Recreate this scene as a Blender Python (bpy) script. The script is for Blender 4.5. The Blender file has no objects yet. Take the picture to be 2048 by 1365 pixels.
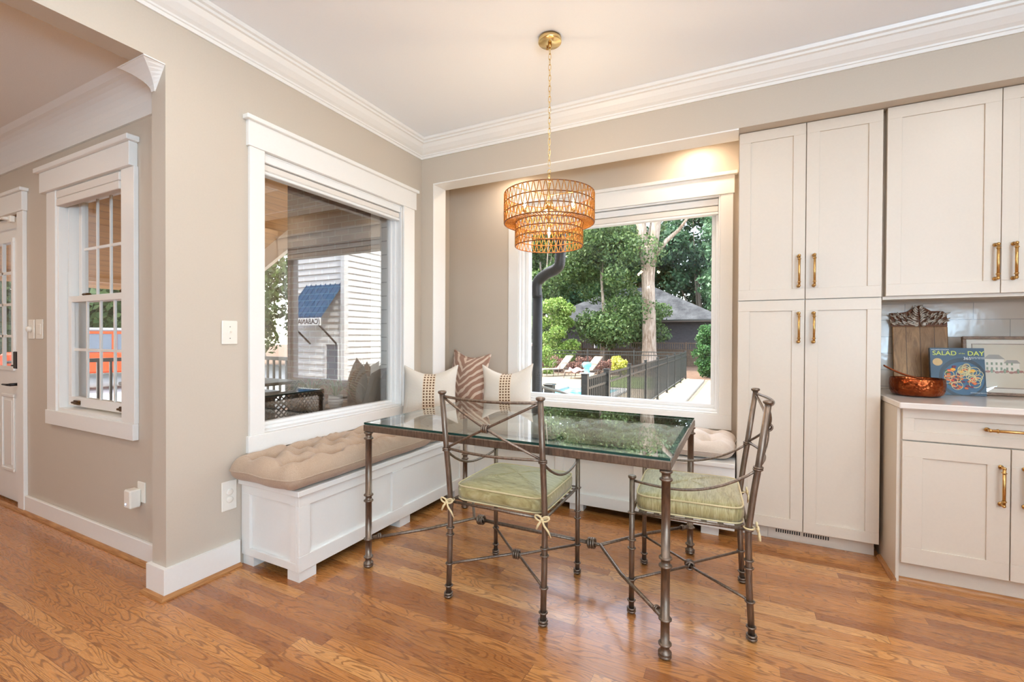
import bpy, math, random
import numpy as np
from mathutils import Vector, Matrix, Euler
PI = math.pi
R = math.radians
random.seed(7)
SC = bpy.context.scene
COL = SC.collection

# ------------------------------------------------------------------ camera
cam_d = bpy.data.cameras.new('camera')
cam = bpy.data.objects.new('camera', cam_d)
COL.objects.link(cam)
yaw, pit, rol = R(-26.75), R(-0.46), R(0.26)
fw = Vector((math.sin(yaw), math.cos(yaw), 0)); rt = Vector((math.cos(yaw), -math.sin(yaw), 0)); up = Vector((0, 0, 1))
f2 = fw * math.cos(pit) + up * math.sin(pit); u2 = -fw * math.sin(pit) + up * math.cos(pit)
r3 = rt * math.cos(rol) + u2 * math.sin(rol); u3 = -rt * math.sin(rol) + u2 * math.cos(rol)
M = Matrix((r3, u3, -f2)).transposed().to_4x4()
M.translation = Vector((2.367, -3.023, 1.21))
cam.matrix_world = M
cam_d.sensor_width = 36.0
cam_d.lens = 911.0 / 2048 * 36
cam_d.clip_start = 0.05
cam_d.clip_end = 300
SC.camera = cam

# ------------------------------------------------------------------ world, sun, exposure
w = bpy.data.worlds.new('world'); SC.world = w; w.use_nodes = True
nt = w.node_tree; nt.nodes.clear()
sky = nt.nodes.new('ShaderNodeTexSky'); sky.sky_type = 'NISHITA'
sky.sun_disc = False; sky.sun_elevation = R(48); sky.sun_rotation = R(260); sky.air_density = 1.0; sky.dust_density = 2.5
bg = nt.nodes.new('ShaderNodeBackground'); bg.inputs[1].default_value = 1.45
wo = nt.nodes.new('ShaderNodeOutputWorld')
hsv = nt.nodes.new('ShaderNodeHueSaturation'); hsv.inputs['Saturation'].default_value = 0.55
nt.links.new(sky.outputs[0], hsv.inputs['Color']); nt.links.new(hsv.outputs[0], bg.inputs[0]); nt.links.new(bg.outputs[0], wo.inputs[0])

def light(name, kind, loc, energy, color=(1, 1, 1), size=0.3, rot=(0, 0, 0), size_y=None, spread=None):
    d = bpy.data.lights.new(name, kind); d.energy = energy; d.color = color
    if kind == 'AREA':
        d.shape = 'RECTANGLE' if size_y else 'DISK'
        d.size = size
        if size_y: d.size_y = size_y
        if spread: d.spread = spread
    if kind == 'POINT': d.shadow_soft_size = size
    o = bpy.data.objects.new(name, d); COL.objects.link(o); o.location = loc; o.rotation_euler = rot
    return o

sun = light('sun', 'SUN', (0, 0, 20), 7.5, (1.0, 0.95, 0.86))
sd = Vector((-0.80, -0.30, 1.05)).normalized()
sun.rotation_euler = sd.to_track_quat('Z', 'Y').to_euler()
sun.data.angle = R(0.6)

# recessed ceiling cans (their trims are built with the ceiling further down)
CANS = [(0.9, -2.05), (2.5, -1.9), (3.8, -1.35), (3.1, -3.3), (2.6, -4.9), (4.5, -3.3), (4.4, -5.3)]
for cx, cy in CANS:
    light('can_light', 'AREA', (cx, cy, 2.775), 8, (1.0, 0.93, 0.86), 0.13)
for cx, cy, e in ((0.62, 0.36, 2.8), (2.08, 0.36, 3.4)):
    light('alcove_can_light', 'AREA', (cx, cy, 2.60), e, (1.0, 0.78, 0.58), 0.10)
for cx, cy, e in ((-0.95, -2.95, 7.5), (-2.55, -2.95, 7.5), (-1.7, -4.4, 12)):
    light('foyer_can_light', 'AREA', (cx, cy, 2.535), e, (1.0, 0.78, 0.58), 0.10)
# fill lights added behind the camera, tilted up to brighten the ceiling
light('rear_fill_light', 'AREA', (3.65, -6.42, 1.45), 120, (0.56, 0.78, 1.0), 2.5, (R(148), 0, R(6)), 2.0)
light('side_fill_light', 'AREA', (5.12, -5.0, 1.50), 375, (0.53, 0.77, 1.0), 2.5, (R(142), 0, R(90)), 1.7)

SC.view_settings.view_transform = 'Standard'
SC.view_settings.look = 'None'
SC.view_settings.gamma = 1
SC.view_settings.use_curve_mapping = False
SC.view_settings.exposure = 0.13
SC.render.engine = 'CYCLES'
SC.cycles.use_denoising = True
SC.cycles.max_bounces = 9
SC.cycles.diffuse_bounces = 5
SC.cycles.glossy_bounces = 5
SC.cycles.transmission_bounces = 6
SC.cycles.transparent_max_bounces = 24
SC.cycles.sample_clamp_indirect = 6
SC.cycles.caustics_reflective = False
SC.cycles.caustics_refractive = False

# ------------------------------------------------------------------ materials
def lin(c):
    return tuple((x / 12.92 if x <= 0.04045 else ((x + 0.055) / 1.055) ** 2.4) for x in c)
def srgb(r, g, b): return lin((r / 255, g / 255, b / 255))

class NT:
    def __init__(s, name):
        s.m = bpy.data.materials.new(name); s.m.use_nodes = True
        s.t = s.m.node_tree; s.n = s.t.nodes; s.b = s.n['Principled BSDF']; s.o = s.n['Material Output']
    def new(s, ty, **kw):
        n = s.n.new(ty)
        for k, v in kw.items(): setattr(n, k, v)
        return n
    def l(s, a, b): s.t.links.new(a, b)
    def coord(s, scale=(1, 1, 1), kind='Object', rot=(0, 0, 0), loc=(0, 0, 0)):
        tc = s.new('ShaderNodeTexCoord'); mp = s.new('ShaderNodeMapping')
        mp.inputs['Scale'].default_value = scale; mp.inputs['Rotation'].default_value = rot; mp.inputs['Location'].default_value = loc
        s.l(tc.outputs[kind], mp.inputs[0]); return mp.outputs[0]
    def noise(s, vec, scale=5, detail=3, rough=0.5, dist=0.0):
        n = s.new('ShaderNodeTexNoise'); n.inputs['Scale'].default_value = scale; n.inputs['Detail'].default_value = detail
        n.inputs['Roughness'].default_value = rough; n.inputs['Distortion'].default_value = dist
        if vec is not None: s.l(vec, n.inputs['Vector'])
        return n.outputs['Fac']
    def ramp(s, fac, stops, interp='LINEAR'):
        r = s.new('ShaderNodeValToRGB'); r.color_ramp.interpolation = interp
        e = r.color_ramp.elements
        while len(e) < len(stops): e.new(0.5)
        for i, (p, c) in enumerate(stops):
            e[i].position = p; e[i].color = (*c, 1) if len(c) == 3 else c
        s.l(fac, r.inputs[0]); return r.outputs[0]
    def mix(s, fac, a, b, mode='MIX'):
        m = s.new('ShaderNodeMix', data_type='RGBA', blend_type=mode)
        for sock, v in ((m.inputs[0], fac), (m.inputs[6], a), (m.inputs[7], b)):
            if hasattr(v, 'is_linked'): s.l(v, sock)
            elif isinstance(v, (int, float)): sock.default_value = v
            else: sock.default_value = (*v, 1)
        return m.outputs[2]
    def math(s, op, a, b=None, c=None):
        m = s.new('ShaderNodeMath', operation=op)
        for i, v in enumerate((a, b, c)):
            if v is None: continue
            if hasattr(v, 'is_linked'): s.l(v, m.inputs[i])
            else: m.inputs[i].default_value = v
        return m.outputs[0]
    def bump(s, h, strength=0.2, dist=0.01):
        b = s.new('ShaderNodeBump'); b.inputs['Strength'].default_value = strength; b.inputs['Distance'].default_value = dist
        s.l(h, b.inputs['Height']); s.l(b.outputs[0], s.b.inputs['Normal'])
    def base(s, c):
        if hasattr(c, 'is_linked'): s.l(c, s.b.inputs['Base Color'])
        else: s.b.inputs['Base Color'].default_value = (*c, 1)
    def set(s, rough=0.5, metal=0.0, spec=None, coat=None, sheen=None):
        s.b.inputs['Roughness'].default_value = rough; s.b.inputs['Metallic'].default_value = metal
        if spec is not None: s.b.inputs['Specular IOR Level'].default_value = spec
        if coat: s.b.inputs['Coat Weight'].default_value = coat; s.b.inputs['Coat Roughness'].default_value = 0.15
        if sheen: s.b.inputs['Sheen Weight'].default_value = sheen

def paint(name, col, rough=0.5, var=0.03, nscale=40, bump=0.03, metal=0, spec=None):
    a = NT(name); v = a.coord()
    n = a.noise(v, nscale, 3)
    lo = tuple(max(0, x * (1 - var)) for x in col); hi = tuple(min(1, x * (1 + var)) for x in col)
    a.base(a.ramp(n, [(0.3, lo), (0.7, hi)])); a.set(rough, metal, spec)
    if bump: a.bump(n, bump, 0.002)
    return a.m

M_ = {}
M_['wall'] = paint('wall_paint', srgb(199, 187, 171), 0.55, 0.012, 120, 0.05)
M_['foyer_wall'] = M_['wall']
M_['ceil'] = paint('ceiling_paint', srgb(244, 249, 255), 0.7, 0.008, 150, 0.04)
M_['foyer_ceil'] = paint('foyer_ceiling_paint', srgb(232, 228, 222), 0.7, 0.03, 200, 0.2)
M_['trim'] = paint('trim_paint', srgb(238, 236, 231), 0.32, 0.008, 90, 0.02)
M_['cab'] = paint('cabinet_paint', srgb(220, 208, 192), 0.34, 0.01, 90, 0.02)
M_['vinyl'] = paint('vinyl_white', srgb(238, 238, 236), 0.35, 0.008, 60, 0.0)
M_['shade'] = paint('shade_fabric', srgb(226, 220, 212), 0.7, 0.02, 300, 0.05)
M_['dark'] = paint('dark_void', (0.012, 0.011, 0.01), 0.8, 0.1, 20, 0)
M_['plastic'] = paint('white_plastic', srgb(238, 233, 222), 0.3, 0.01, 60, 0)
M_['black'] = paint('black_metal', (0.012, 0.012, 0.013), 0.38, 0.1, 60, 0)
M_['quartz'] = paint('quartz', srgb(232, 224, 216), 0.08, 0.03, 9, 0)
M_['screw'] = paint('screw', (0.35, 0.33, 0.3), 0.35, 0.05, 60, 0, 0.9)

def metal(name, col, rough, var=0.2, ns=30, bump=0.1, m=1.0, stretch=(1, 1, 1)):
    a = NT(name); v = a.coord(stretch); n = a.noise(v, ns, 4, 0.65)
    a.base(a.ramp(n, [(0.3, tuple(x * (1 - var) for x in col)), (0.7, tuple(min(1, x * (1 + var)) for x in col))]))
    a.set(rough, m); a.bump(n, bump, 0.001); return a.m
M_['brass'] = metal('brushed_brass', (0.62, 0.38, 0.14), 0.3, 0.12, 90, 0.05)
M_['brasslight'] = metal('polished_brass', (0.80, 0.60, 0.28), 0.22, 0.08, 60, 0.02)
M_['iron'] = metal('brushed_iron', (0.205, 0.155, 0.118), 0.38, 0.38, 26, 0.2, 0.75, (4, 4, 0.6))
M_['bronze'] = metal('bronze', (0.16, 0.09, 0.04), 0.4, 0.3, 60, 0.1)
M_['alum'] = paint('black_aluminium', (0.022, 0.024, 0.022), 0.35, 0.2, 20, 0)

# hammered copper
a = NT('hammered_copper'); v = a.coord((1, 1, 1))
vo = a.new('ShaderNodeTexVoronoi'); vo.inputs['Scale'].default_value = 70; a.l(v, vo.inputs['Vector'])
n = a.noise(v, 14, 4, 0.6)
a.base(a.ramp(n, [(0.25, (0.07, 0.016, 0.006)), (0.5, (0.30, 0.062, 0.018)), (0.75, (0.56, 0.18, 0.06))]))
a.set(0.26, 1.0); a.bump(vo.outputs['Distance'], 0.7, 0.004); M_['copper'] = a.m

# oak floor, strips run along X
a = NT('oak_floor'); v = a.coord()
sx = a.new('ShaderNodeSeparateXYZ'); a.l(v, sx.inputs[0])
WID = 0.0572
row = a.math('FLOOR', a.math('DIVIDE', sx.outputs[1], WID))
wn = a.new('ShaderNodeTexWhiteNoise', noise_dimensions='1D'); a.l(row, wn.inputs['W'])
xo = a.math('ADD', sx.outputs[0], a.math('MULTIPLY', wn.outputs['Value'], 7.0))
ln = a.math('ADD', a.math('MULTIPLY', wn.outputs['Value'], 0.55), 0.65)
pl = a.math('FLOOR', a.math('DIVIDE', xo, ln))
cid = a.new('ShaderNodeCombineXYZ'); a.l(row, cid.inputs[0]); a.l(pl, cid.inputs[1])
wc = a.new('ShaderNodeTexWhiteNoise', noise_dimensions='3D'); a.l(cid.outputs[0], wc.inputs['Vector'])
rnd = wc.outputs['Value']
# per strip shifted coordinate for grain
gs = a.new('ShaderNodeCombineXYZ')
a.l(a.math('ADD', a.math('MULTIPLY', sx.outputs[0], 1.0), a.math('MULTIPLY', rnd, 40.0)), gs.inputs[0])
a.l(a.math('ADD', sx.outputs[1], a.math('MULTIPLY', rnd, 17.0)), gs.inputs[1])
mpg = a.new('ShaderNodeMapping'); mpg.inputs['Scale'].default_value = (1.7, 12.0, 1); a.l(gs.outputs[0], mpg.inputs[0])
big = a.noise(mpg.outputs[0], 1.0, 2.0, 0.45, 0.4)
rings = a.math('SINE', a.math('MULTIPLY', big, 150.0))
ringm = a.ramp(rings, [(0.35, (0, 0, 0)), (0.98, (1, 1, 1))])
mpf = a.new('ShaderNodeMapping'); mpf.inputs['Scale'].default_value = (14, 420.0, 1); a.l(gs.outputs[0], mpf.inputs[0])
fine = a.noise(mpf.outputs[0], 1.0, 3, 0.6)
basec = a.ramp(rnd, [(0.0, srgb(158, 98, 52)), (0.2, srgb(178, 116, 62)), (0.5, srgb(194, 130, 72)), (0.8, srgb(204, 140, 78)), (1.0, srgb(214, 156, 96))])
c1 = a.mix(a.math('MULTIPLY', ringm, 0.58), basec, srgb(104, 58, 26))
c2 = a.mix(a.math('MULTIPLY', a.ramp(fine, [(0.5, (0, 0, 0)), (0.68, (1, 1, 1))]), 0.42), c1, srgb(92, 50, 22))
# seams
fy = a.math('FRACT', a.math('DIVIDE', sx.outputs[1], WID))
ey = a.math('MINIMUM', fy, a.math('SUBTRACT', 1.0, fy))
fx = a.math('FRACT', a.math('DIVIDE', xo, ln))
ex = a.math('MINIMUM', fx, a.math('SUBTRACT', 1.0, fx))
seam = a.math('MAXIMUM', a.math('LESS_THAN', ey, 0.018), a.math('LESS_THAN', ex, 0.0012))
c3 = a.mix(a.math('MULTIPLY', seam, 0.5), c2, srgb(60, 30, 12))
a.base(c3); a.set(0.27, 0, 0.5, coat=0.35)
rr = a.math('ADD', 0.20, a.math('MULTIPLY', fine, 0.16)); a.l(rr, a.b.inputs['Roughness'])
a.bump(a.math('SUBTRACT', a.math('MULTIPLY', ringm, -0.4), seam), 0.12, 0.0008)
M_['floor'] = a.m
a = NT('oak_shoe'); v = a.coord((3, 3, 60)); n = a.noise(v, 3, 3)
a.base(a.ramp(n, [(0.3, srgb(150, 96, 52)), (0.7, srgb(196, 142, 90))])); a.set(0.35); M_['shoe'] = a.m

# subway tile
a = NT('subway_tile'); v = a.coord((1, 1, 1), rot=(R(90), 0, 0))
br = a.new('ShaderNodeTexBrick'); a.l(v, br.inputs['Vector']); br.inputs['Scale'].default_value = 1.0
br.inputs['Brick Width'].default_value = 0.31; br.inputs['Row Height'].default_value = 0.102; br.inputs['Mortar Size'].default_value = 0.002
br.inputs['Color1'].default_value = (*srgb(206, 193, 178), 1); br.inputs['Color2'].default_value = (*srgb(212, 200, 186), 1); br.inputs['Mortar'].default_value = (*srgb(170, 162, 152), 1)
a.base(br.outputs['Color']); a.set(0.12); n = a.noise(a.coord(), 14, 2)
h = a.math('SUBTRACT', a.math('MULTIPLY', n, 0.7), br.outputs['Fac']); a.bump(h, 0.35, 0.004); M_['tile'] = a.m

def fabric(name, c1, c2, scale=300, rough=0.9, bump=0.3, sheen=0.2, weave=(1, 1, 1)):
    a = NT(name); v = a.coord(weave)
    n = a.noise(v, scale, 2, 0.7); n2 = a.noise(v, 6, 3)
    a.base(a.mix(0.35, a.ramp(n, [(0.35, c1), (0.65, c2)]), a.ramp(n2, [(0.3, c1), (0.7, c2)]))); a.set(rough, 0, 0.2, sheen=sheen)
    a.bump(n, bump, 0.0015); return a.m
M_['linen'] = fabric('taupe_linen', srgb(172, 148, 126), srgb(192, 168, 145), 260)
M_['linen_window_lit'] = fabric('taupe_linen_window_lit', srgb(196, 180, 164), srgb(216, 202, 188), 260)  # same taupe linen, with the window light put into the colour
M_['piping'] = fabric('ivory_cord', srgb(205, 186, 140), srgb(222, 205, 162), 500)
M_['tie'] = fabric('ivory_ribbon', srgb(212, 190, 142), srgb(228, 208, 165), 400)
# green silk with slubs and dots
a = NT('sage_silk'); v = a.coord((1, 1, 1))
w1 = a.noise(a.coord((16, 130, 16)), 1.0, 3, 0.6, 0.9)
vo = a.new('ShaderNodeTexVoronoi'); vo.inputs['Scale'].default_value = 14; vo.inputs['Randomness'].default_value = 0.35; a.l(v, vo.inputs['Vector'])
dot = a.math('LESS_THAN', vo.outputs['Distance'], 0.06)
c = a.ramp(w1, [(0.3, srgb(138, 124, 78)), (0.5, srgb(170, 157, 108)), (0.75, srgb(194, 184, 142))])
a.base(a.mix(a.math('MULTIPLY', dot, 0.7), c, srgb(222, 214, 170))); a.set(0.42, 0, 0.4, sheen=0.3); a.bump(w1, 0.5, 0.003); M_['silk'] = a.m
# woven cream pillow with brown chain stitch bands
a = NT('cream_weave'); v = a.coord()
sx = a.new('ShaderNodeSeparateXYZ'); a.l(v, sx.inputs[0])
wv = a.math('MULTIPLY', a.math('SINE', a.math('MULTIPLY', sx.outputs[2], 700)), a.math('SINE', a.math('MULTIPLY', sx.outputs[0], 700)))
cc = a.ramp(wv, [(0.0, srgb(216, 208, 194)), (1.0, srgb(242, 236, 226))])
band = a.math('LESS_THAN', a.math('ABSOLUTE', a.math('SUBTRACT', sx.outputs[0], 0.0)), 0.046)
cx_ = a.math('ABSOLUTE', a.math('SUBTRACT', a.math('FRACT', a.math('MULTIPLY', sx.outputs[0], 43.5)), 0.5))
cz_ = a.math('ABSOLUTE', a.math('SUBTRACT', a.math('FRACT', a.math('MULTIPLY', sx.outputs[2], 46)), 0.5))
dd = a.math('LESS_THAN', a.math('ADD', a.math('POWER', cx_, 2), a.math('POWER', cz_, 2)), 0.085)
st = a.math('MULTIPLY', band, dd)
cb = a.mix(a.math('MULTIPLY', band, 0.55), cc, srgb(226, 200, 160))
a.base(a.mix(st, cb, srgb(104, 70, 44))); a.set(0.9, 0, 0.15, sheen=0.2)
a.bump(a.math('ADD', wv, a.math('MULTIPLY', st, 3.0)), 0.35, 0.002); M_['cream'] = a.m
# zebra chevrons: bands that mirror about the middle
a = NT('zebra_print'); v = a.coord()
sx = a.new('ShaderNodeSeparateXYZ'); a.l(v, sx.inputs[0])
ax = a.math('ABSOLUTE', sx.outputs[0])
n = a.noise(v, 7, 2, 0.5)
ph = a.math('ADD', a.math('SUBTRACT', a.math('MULTIPLY', sx.outputs[2], 88), a.math('MULTIPLY', ax, 78)), a.math('MULTIPLY', n, 8))
a.base(a.ramp(a.math('SINE', ph), [(0.30, srgb(166, 128, 108)), (0.46, srgb(222, 200, 180))])); a.set(0.75, 0, 0.2, sheen=0.3); M_['zebra'] = a.m

def wood(name, c1, c2, scale=(1, 1, 1), ns=6, rough=0.5, planks=None, dist=1.5):
    a = NT(name); v = a.coord(scale); n = a.noise(v, ns, 5, 0.6, dist)
    c = a.ramp(n, [(0.3, c1), (0.7, c2)])
    if planks:
        ax_, wd = planks
        sx = a.new('ShaderNodeSeparateXYZ'); a.l(a.coord(), sx.inputs[0])
        q = a.math('DIVIDE', sx.outputs[ax_], wd)
        wn = a.new('ShaderNodeTexWhiteNoise', noise_dimensions='1D'); a.l(a.math('FLOOR', q), wn.inputs['W'])
        c = a.mix(a.math('MULTIPLY', wn.outputs['Value'], 0.45), c, c1)
        fr = a.math('FRACT', q); e = a.math('LESS_THAN', fr, 0.05)
        c = a.mix(a.math('MULTIPLY', e, 0.75), c, tuple(x * 0.12 for x in c1))
    a.base(c); a.set(rough); a.bump(n, 0.1, 0.002); return a.m
M_['board'] = wood('acacia_board', srgb(124, 84, 48), srgb(196, 150, 98), (6, 6, 1.2), 5, 0.5, (0, 0.065))
M_['pine'] = wood('pine_ceiling', srgb(168, 118, 66), srgb(206, 158, 100), (3, 0.5, 3), 3, 0.5, (0, 0.13))
M_['oldfence'] = wood('weathered_fence', srgb(66, 54, 42), srgb(112, 94, 74), (3, 3, 1), 3, 0.9, (2, 0.16))
M_['lampbase'] = paint('lamp_base', (0.3, 0.27, 0.22), 0.5)
# carved silvered crest
a = NT('carved_crest'); v = a.coord()
n = a.noise(v, 60, 3, 0.6)
a.base(a.ramp(n, [(0.4, srgb(150, 128, 108)), (0.55, srgb(228, 220, 208))])); a.set(0.5, 0.2); a.bump(n, 0.4, 0.003); M_['crest'] = a.m

def brickmat(name, c1, c2, mortar, bw=0.215, rh=0.075, rot=(R(90), 0, 0)):
    a = NT(name); v = a.coord((1, 1, 1), rot=rot)
    br = a.new('ShaderNodeTexBrick'); a.l(v, br.inputs['Vector']); br.inputs['Scale'].default_value = 1.0
    br.inputs['Brick Width'].default_value = bw; br.inputs['Row Height'].default_value = rh; br.inputs['Mortar Size'].default_value = 0.007
    br.inputs['Color1'].default_value = (*c1, 1); br.inputs['Color2'].default_value = (*c2, 1); br.inputs['Mortar'].default_value = (*mortar, 1)
    n = a.noise(a.coord(), 90, 4, 0.7)
    a.base(a.mix(a.math('MULTIPLY', n, 0.5), br.outputs['Color'], tuple(x * 0.45 for x in c1))); a.set(0.9); a.bump(a.math('SUBTRACT', n, br.outputs['Fac']), 0.4, 0.006); return a.m
M_['brick'] = brickmat('brown_brick', srgb(120, 86, 66), srgb(150, 110, 86), srgb(168, 150, 128))
M_['darkbrick'] = brickmat('charcoal_brick', srgb(50, 50, 54), srgb(64, 63, 66), srgb(58, 58, 60))
def siding(name, col, pitch=0.15):
    a = NT(name); sx = a.new('ShaderNodeSeparateXYZ'); a.l(a.coord(), sx.inputs[0])
    fr = a.math('FRACT', a.math('DIVIDE', sx.outputs[2], pitch))
    e = a.math('LESS_THAN', fr, 0.07)
    a.base(a.mix(a.math('MULTIPLY', e, 0.75), col, tuple(x * 0.35 for x in col))); a.set(0.6); a.bump(a.math('MULTIPLY', fr, -1), 0.6, 0.02); return a.m
M_['siding'] = siding('lap_siding', srgb(232, 232, 228))
M_['siding2'] = paint('white_lap_siding', srgb(238, 238, 236), 0.6)
# outdoors
def ground(name, c1, c2, ns=4, rough=0.95, bump=0.3):
    a = NT(name); v = a.coord(); n = a.noise(v, ns, 6, 0.7); n2 = a.noise(v, ns * 9, 3, 0.7)
    a.base(a.mix(0.4, a.ramp(n, [(0.3, c1), (0.7, c2)]), a.ramp(n2, [(0.3, c1), (0.7, c2)]))); a.set(rough, 0, 0.1); a.bump(n2, bump, 0.02); return a.m
M_['patio'] = ground('pale_aggregate', srgb(124, 112, 93), srgb(150, 137, 116), 2)
M_['kerb'] = ground('concrete_kerb', srgb(148, 145, 136), srgb(170, 167, 157), 3)
M_['mulch'] = ground('bark_mulch', srgb(66, 52, 42), srgb(128, 104, 86), 6)
M_['lawn'] = ground('lawn_grass', srgb(62, 78, 40), srgb(104, 118, 66), 5)
M_['drive'] = ground('driveway', srgb(150, 148, 144), srgb(176, 174, 168), 3)
M_['deckfloor'] = ground('porch_slab', srgb(92, 84, 76), srgb(120, 110, 100), 3)
a = NT('pool_water'); n = a.noise(a.coord(), 3, 2); a.base(a.ramp(n, [(0.3, srgb(60, 160, 190)), (0.7, srgb(96, 192, 214))])); a.set(0.06); a.bump(n, 0.15, 0.05); M_['water'] = a.m
a = NT('shingles'); v = a.coord(); n = a.noise(v, 1.1, 5, 0.65); n2 = a.noise(v, 12, 3)
a.base(a.mix(0.4, a.ramp(n, [(0.35, srgb(40, 42, 44)), (0.7, srgb(92, 94, 94))]), a.ramp(n2, [(0.3, srgb(38, 39, 42)), (0.7, srgb(78, 79, 80))]))); a.set(0.95, 0, 0.05); M_['shingle'] = a.m
a = NT('tree_bark'); v = a.coord((5, 5, 0.7)); n = a.noise(v, 2.4, 6, 0.7, 0.6); n2 = a.noise(a.coord((1, 1, 0.5)), 1.4, 3)
a.base(a.mix(0.35, a.ramp(n, [(0.32, srgb(96, 78, 62)), (0.5, srgb(146, 126, 106)), (0.66, srgb(198, 186, 168))]), a.ramp(n2, [(0.35, srgb(110, 90, 72)), (0.65, srgb(200, 190, 176))]))); a.set(0.95, 0, 0.1); a.bump(n, 0.9, 0.06); M_['bark'] = a.m
def leaf(name, cols, trans=0.35, rough=0.5):
    a = NT(name); g = a.new('ShaderNodeNewGeometry')
    c = a.ramp(g.outputs['Random Per Island'], [(i / (len(cols) - 1), q) for i, q in enumerate(cols)])
    a.base(c); a.set(rough, 0, 0.3)
    tr = a.new('ShaderNodeBsdfTranslucent'); a.l(c, tr.inputs[0]); mx = a.new('ShaderNodeMixShader'); mx.inputs[0].default_value = trans
    a.l(a.b.outputs[0], mx.inputs[1]); a.l(tr.outputs[0], mx.inputs[2]); a.l(mx.outputs[0], a.o.inputs[0]); return a.m
M_['leafA'] = leaf('leaf_mid_green', [srgb(52, 76, 38), srgb(78, 104, 56), srgb(120, 142, 88)])
M_['leafB'] = leaf('leaf_deep_green', [srgb(42, 70, 46), srgb(62, 96, 62), srgb(96, 128, 92)])
M_['leafC'] = leaf('leaf_lime_green', [srgb(84, 116, 44), srgb(124, 152, 68), srgb(172, 190, 112)])
M_['leafY'] = leaf('leaf_yellow_green', [srgb(100, 120, 44), srgb(188, 184, 72), srgb(224, 216, 128)])
M_['leafR'] = leaf('leaf_dusky_red', [srgb(92, 66, 60), srgb(140, 104, 92), srgb(176, 138, 120)])
M_['leafE'] = leaf('leaf_arborvitae', [srgb(34, 66, 32), srgb(54, 94, 46), srgb(80, 120, 64)])
M_['leafS'] = leaf('leaf_striped_grass', [srgb(96, 128, 84), srgb(156, 182, 136), srgb(206, 216, 186)])
M_['leafred'] = leaf('leaf_red', [srgb(170, 40, 50), srgb(200, 70, 70), srgb(96, 110, 60)])

def glass(name, r0=0.08, tint=(1, 1, 1), rough=0.0, pw=5.0):
    """thin pane: Fresnel-weighted mirror over clear transmission, same for every ray"""
    a = NT(name); a.n.remove(a.b)
    g = a.new('ShaderNodeNewGeometry'); dp = a.new('ShaderNodeVectorMath', operation='DOT_PRODUCT')
    a.l(g.outputs['Incoming'], dp.inputs[0]); a.l(g.outputs['Normal'], dp.inputs[1])
    c = a.math('ABSOLUTE', dp.outputs['Value'])
    f = a.math('ADD', r0, a.math('MULTIPLY', 1 - r0, a.math('POWER', a.math('SUBTRACT', 1.0, c), pw)))
    tr = a.new('ShaderNodeBsdfTransparent'); tr.inputs[0].default_value = (*tint, 1)
    gl = a.new('ShaderNodeBsdfGlossy'); gl.inputs['Roughness'].default_value = rough
    mx = a.new('ShaderNodeMixShader'); a.l(f, mx.inputs[0]); a.l(tr.outputs[0], mx.inputs[1]); a.l(gl.outputs[0], mx.inputs[2]); a.l(mx.outputs[0], a.o.inputs[0])
    return a.m
M_['pane'] = glass('window_glass', 0.165, (0.97, 0.98, 0.97))
M_['pane2'] = glass('clear_window_glass', 0.02, (0.98, 0.98, 0.98))
M_['tglass'] = glass('table_glass', 0.27, (0.80, 0.96, 0.92), 0.0, 3.0)
M_['tedge'] = paint('table_glass_edge', (0.008, 0.05, 0.042), 0.08, 0.05, 30, 0)
M_['picglass'] = glass('picture_glass', 0.05)
a = NT('lamp_filament'); a.b.inputs['Emission Color'].default_value = (1, 0.72, 0.38, 1); a.b.inputs['Emission Strength'].default_value = 40; M_['bulb'] = a.m
a = NT('can_emitter'); a.b.inputs['Emission Color'].default_value = (1, 0.88, 0.74, 1); a.b.inputs['Emission Strength'].default_value = 4; M_['canglow'] = a.m
a = NT('led'); a.b.inputs['Emission Color'].default_value = (0.2, 0.4, 1, 1); a.b.inputs['Emission Strength'].default_value = 6; M_['led'] = a.m
a = NT('rattan_rope'); n = a.noise(a.coord(), 240, 2)
cr = a.ramp(n, [(0.3, srgb(158, 98, 36)), (0.7, srgb(212, 158, 82))]); a.base(cr); a.set(0.7, 0, 0.2)
tr = a.new('ShaderNodeBsdfTranslucent'); a.l(cr, tr.inputs[0]); mx = a.new('ShaderNodeMixShader'); mx.inputs[0].default_value = 0.34
a.l(a.b.outputs[0], mx.inputs[1]); a.l(tr.outputs[0], mx.inputs[2]); a.l(mx.outputs[0], a.o.inputs[0]); M_['rope'] = a.m
M_['ropeframe'] = paint('rope_frame', srgb(120, 66, 20), 0.5, 0.1, 80, 0)
M_['orange'] = paint('orange_car_paint', srgb(226, 88, 44), 0.25, 0.02, 20, 0)
M_['carglass'] = paint('car_glass', srgb(120, 130, 140), 0.1, 0.05, 20, 0)
M_['greytop'] = paint('grey_soft_top', srgb(150, 150, 152), 0.7)
M_['rubber'] = paint('tyre_rubber', (0.02, 0.02, 0.02), 0.8)
M_['wicker'] = paint('dark_wicker', (0.035, 0.026, 0.02), 0.6, 0.3, 120, 0.3)
M_['browncush'] = fabric('brown_cushion', srgb(86, 68, 58), srgb(110, 90, 76), 90)
M_['maroon'] = fabric('maroon_cushion', srgb(96, 24, 32), srgb(120, 34, 40), 90)
M_['bluecush'] = fabric('slate_blue_cushion', srgb(64, 88, 100), srgb(92, 118, 130), 60)
M_['sling'] = fabric('tan_sling', srgb(160, 134, 104), srgb(176, 150, 120), 90)
M_['frame_grey'] = paint('grey_frame', srgb(110, 100, 90), 0.5)
M_['awning'] = paint('blue_metal_awning', srgb(38, 84, 118), 0.4)
M_['teal'] = paint('turquoise_plastic', srgb(110, 205, 210), 0.4)
M_['towel'] = fabric('red_towel', srgb(214, 90, 96), srgb(240, 190, 184), 30)
M_['ink'] = paint('dark_ink', srgb(40, 44, 50), 0.6)
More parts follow.
